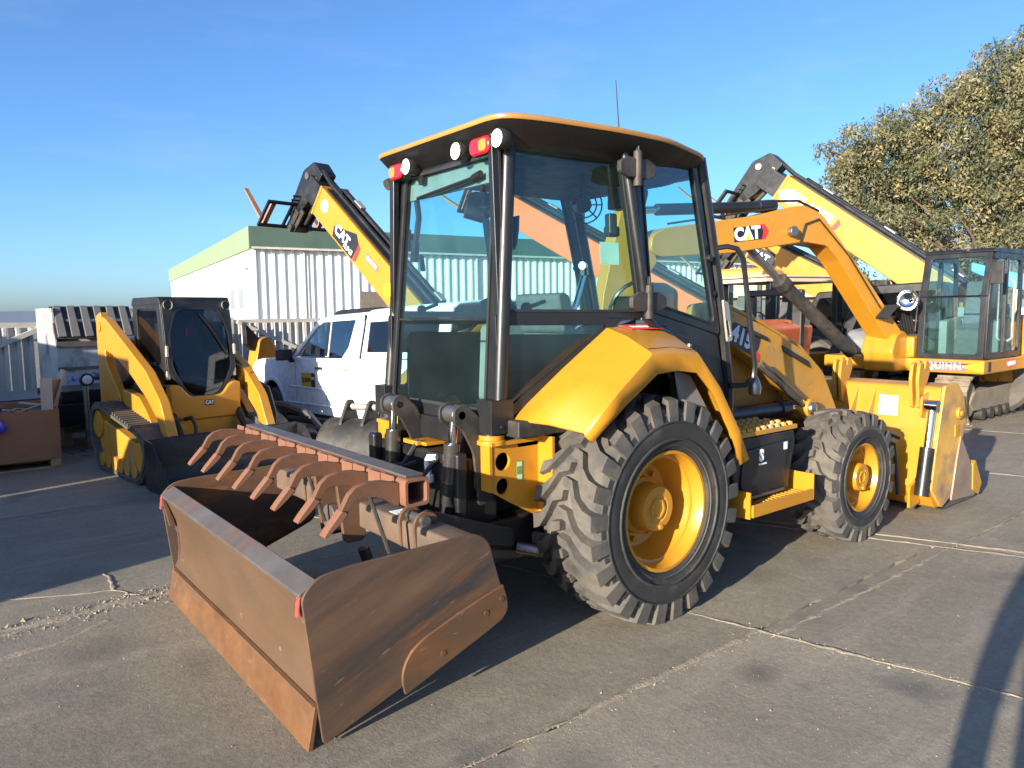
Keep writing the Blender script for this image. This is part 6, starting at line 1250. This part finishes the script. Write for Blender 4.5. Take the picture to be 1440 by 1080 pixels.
for k in range(6):
    g = G(); g.M = LM; g.prism(rnd([(.03 + k*.18, .02), (.15 + k*.18, .02), (.14 + k*.18, .59), (.04 + k*.18, .59)], .02), 0, .035, 'z'); g.make('lid_rib', mat('lid_grey', (.13, .125, .12), .6), lid, .01)
g = G(); g.prism([(-.05, 1.5), (.6, 1.2), (1.0, 1.8), (.2, 1.93)], .3, .32); g.make('carton_flap', Mt['card'], DU)
g = G(); g.box(-.9, .95, .2, 1.3, 1.2, 1.72); g.make('rubbish', Mt['cardl'], DU, .05)
g = G(); g.M = planeM((-.55, -.002, .76), (1, 0, 0), (0, 0, 1)); g.prism([(-.4, -.15), (.3, -.15), (.3, .15), (-.4, .15)], 0, .003, 'z'); g.make('sticker', mat('torn_blue_sticker', (.35, .38, .45), .6, var=.2, scale=6, dirt=(.04, .07, .25), dlo=.5, dhi=.56, dscale=6), DU)
g = G(); g.M = planeM((.18, -.002, .76), (1, 0, 0), (0, 0, 1)); g.prism([(-.42, -.16), (.5, -.16), (.5, .16), (-.42, .16)], 0, .003, 'z'); bs2 = g.make('sticker', mat('blue_sticker', (.03, .12, .42), .5), DU)
g = G(); g.M = planeM((.0, -.0055, .76), (1, 0, 0), (0, 0, 1)); g.lathe([(0, .14), (.002, .14)], (0, 0, 0), 'z', 20, caps=True); g.lathe([(.0021, .09), (.004, .09)], (0, 0, 0), 'z', 20, caps=True); g.make('round_print', mat('pink_print', (.65, .3, .33), .5), bs2)
g = G(); g.box(.25, .55, -.006, -.0055, .70, .84); g.make('white_print', Mt['decalw'], bs2)
g = G(); g.box(0, 1.0, -.04, -.005, .14, .48); g.make('black_panel', Mt['dusty'], DU, .02)
PA = thing('pallet', 'wooden pallet under the big brown carton', 'pallet', (-2.75, 6.25, 0), R(0))
for k in range(6):
    g = G(); g.box(-.68, .76, .02 + k*.19, .15 + k*.19, .10, .12); g.make('deck_board', Mt['wood'], PA, .003)
for x in (-.62, .04, .70):
    g = G(); g.box(x-.05, x+.05, .0, 1.1, .02, .10); g.make('runner', Mt['wood'], PA, .003)
for y in (.02, .5, 1.0):
    g = G(); g.box(-.68, .76, y, y+.1, .0, .02); g.make('bottom_board', Mt['wood'], PA, .003)
CB = thing('carton', 'big open brown carton full of scrap packaging, on a pallet at the left edge', 'box', (-2.75, 6.25, .121), R(0))
for nm, a in (('front_side', (-.70, .76, .0, .02, 0, .56)), ('back_side', (-.70, .76, 1.06, 1.08, 0, .58)), ('right_side', (.74, .76, .02, 1.06, 0, .57)), ('left_side', (-.70, -.68, .02, 1.06, 0, .57))):
    g = G(); g.box(*a); g.make(nm, Mt['card'], CB, .003)
g = G(); g.prism([(.76, .55), (.90, .98), (.88, .99), (.74, .56)], .3, .62); g.make('flap', Mt['cardl'], CB)
g = G(); g.M = planeM((.66, .12, .5), (1, -.2, 0), (.25, .1, 1)); g.box(-.06, .06, 0, .42, 0, .012); g.make('flap', Mt['cardl'], CB)
g = G(); g.M = planeM((.72, .4, .5), (.6, .6, 0), (.3, 0, .8)); g.box(-.10, .10, 0, .40, 0, .012); g.make('flap', Mt['cardl'], CB)
g = G(); g.box(-.66, .73, .04, 1.04, .0, .5); g.make('filling', Mt['dusty'], CB)
for k in range(16):
    g = G(); g.bc((random.uniform(-.6, .65), random.uniform(.1, .9), .52 + random.uniform(0, .08)), (random.uniform(.1, .4), random.uniform(.05, .3), .015), (random.uniform(-.4, .4), random.uniform(-.4, .4), random.uniform(0, 3))); g.make('scrap', Mt[random.choice(['cardl', 'card', 'cardl', 'fence'])], CB)
g = G(); g.prism(rnd([(-.62, .0), (-.30, .0), (-.31, .5), (-.62, .5)], .01), -.004, -.001); 
g.bm.free()
BB = thing('sheet_stack', 'stack of dark flat boards lying behind the carton by the gate', 'boards', (-2.3, 7.6, 0), R(8))
for k, (x, w_, z) in enumerate(((0, 1.6, .60), (.06, 1.5, .64), (-.1, 1.45, .68))):
    g = G(); g.box(x-w_/2, x+w_/2, -.05*k, 1.5-.1*k, z, z+.025); g.make('board', mat(f'board_tone_{k}', [(.05, .05, .055), (.09, .085, .085), (.06, .06, .068)][k], .5, var=.2), BB, .004)
for x in (-.65, .6):
    g = G(); g.box(x-.05, x+.05, .1, 1.4, 0, .6); g.make('trestle', Mt['wood'], BB, .005)
BG = thing('plastic_bag', 'crumpled shiny blue plastic bag hanging on the carton front', 'bag', (-2.66, 6.20, .56), 0)
g = G(); bmesh.ops.create_icosphere(g.bm, subdivisions=3, radius=.13)
for v in g.bm.verts: v.co = Vector((v.co.x*1.1, v.co.y*.45, v.co.z*.95))*(1 + .22*math.sin(v.co.x*37+1)*math.sin(v.co.z*31) + random.uniform(-.06, .06))
g.make('bag_skin', mat('blue_plastic', (.03, .09, .6), .15, var=.2, coat=.5), BG, 0, 25)
JK = thing('trailer', 'black flatbed trailer tongue with a round jack gauge, behind the carton', 'trailer', (-1.55, 7.3, 0), R(10))
g = G(); g.cyl((0, 0, .05), (0, 0, .95), .035, n=10); g.lathe([(.0, .12), (.03, .12)], (0, 0, .0), 'z', 12); jb = g.make('jack_post', Mt['steel'], JK)
g = G(); g.lathe([(-.03, .085), (.03, .085)], (0, -.05, .93), 'y', 18, caps=True); g.make('gauge_case', Mt['black'], JK, .005)
g = G(); g.lathe([(-.084, .055), (-.081, .06)], (0, 0, .93), 'y', 18, caps=True); g.make('gauge_face', Mt['decalw'], JK)
g = G(); g.tube([(.05, 0, .95), (.25, .05, .92), (.40, .1, .82), (.38, .1, .60), (.30, .08, .45)], .022, 6); g.make('jack_handle', Mt['dusty'], JK)
g = G(); g.box(-.3, .75, .1, 1.2, .32, .62); g.box(-.25, .6, .15, 1.1, .62, .78); g.make('frame', Mt['black'], JK, .02)
for y in (.2, 1.1): tyre_simple(JK, (.55, y, .28), .28, .18)
# black attachments standing between the track loader and the pickup
AT = thing('brush_cutter', 'dark curved attachment frame on the ground before the pickup front wheel', 'attachment', (.35, 5.0, 0), R(-20))
g = G(); g.tube([(-.45, .5, .62), (-.1, .35, .60), (.15, .1, .50), (.30, -.1, .32), (.34, -.2, .1)], [.05, .055, .05, .045, .04], 8); g.make('curved_arm', mat('dull_grey_tube', (.06, .06, .062), .4, var=.2), AT)
g = G(); g.prism(rnd([(-.5, .0), (.45, .0), (.4, .2), (.1, .30), (-.4, .34)], .05), -.5, .3); g.box(-.3, .2, -.7, -.3, .05, .4); g.make('deck', Mt['black'], AT, .02)
g = G(); g.box(-.35, .1, -.4, .1, .34, .37); g.cyl((.1, -.4, .35), (.45, -.6, .5), .03, n=8); g.make('mount_plate', Mt['dusty'], AT, .005)
YM = thing('yellow_attachment', 'small yellow machine arm with a black horn, sticking up between gate and pickup bonnet', 'attachment', (1.55, 9.3, 0), R(200))
g = G(); g.prism(rnd([(-.25, 0), (.25, 0), (.28, .9), (.18, 1.32), (.02, 1.38), (-.15, 1.2), (-.25, .9)], .06), -.12, .12); g.make('arm', Mt['yellow'], YM, .02)
g = G(); g.prism([(.10, 1.30), (.42, 1.62), (.40, 1.25), (.25, 1.12)], -.05, .05); g.make('horn', Mt['black'], YM, .01)
# plain boxes added out of frame left to cast the yard's long shadows
SCs = thing('shadow_caster', 'added dark shadow-casting container out of frame to the left', 'blocker', (-7.6, 1.86, 0), R(0))
g = G(); g.box(-1.2, 1.2, -1.05, 1.5, .15, 1.95); g.make('shell', Mt['dusty'], SCs, .02)
SC2 = thing('shadow_caster', 'added tall grey shadow-casting container out of frame to the left', 'blocker', (-8.4, 6.3, 0), R(0))
g = G(); g.box(-1.6, 1.6, -2.35, 5.0, .15, 2.6); g.make('shell', Mt['grey'], SC2, .02)
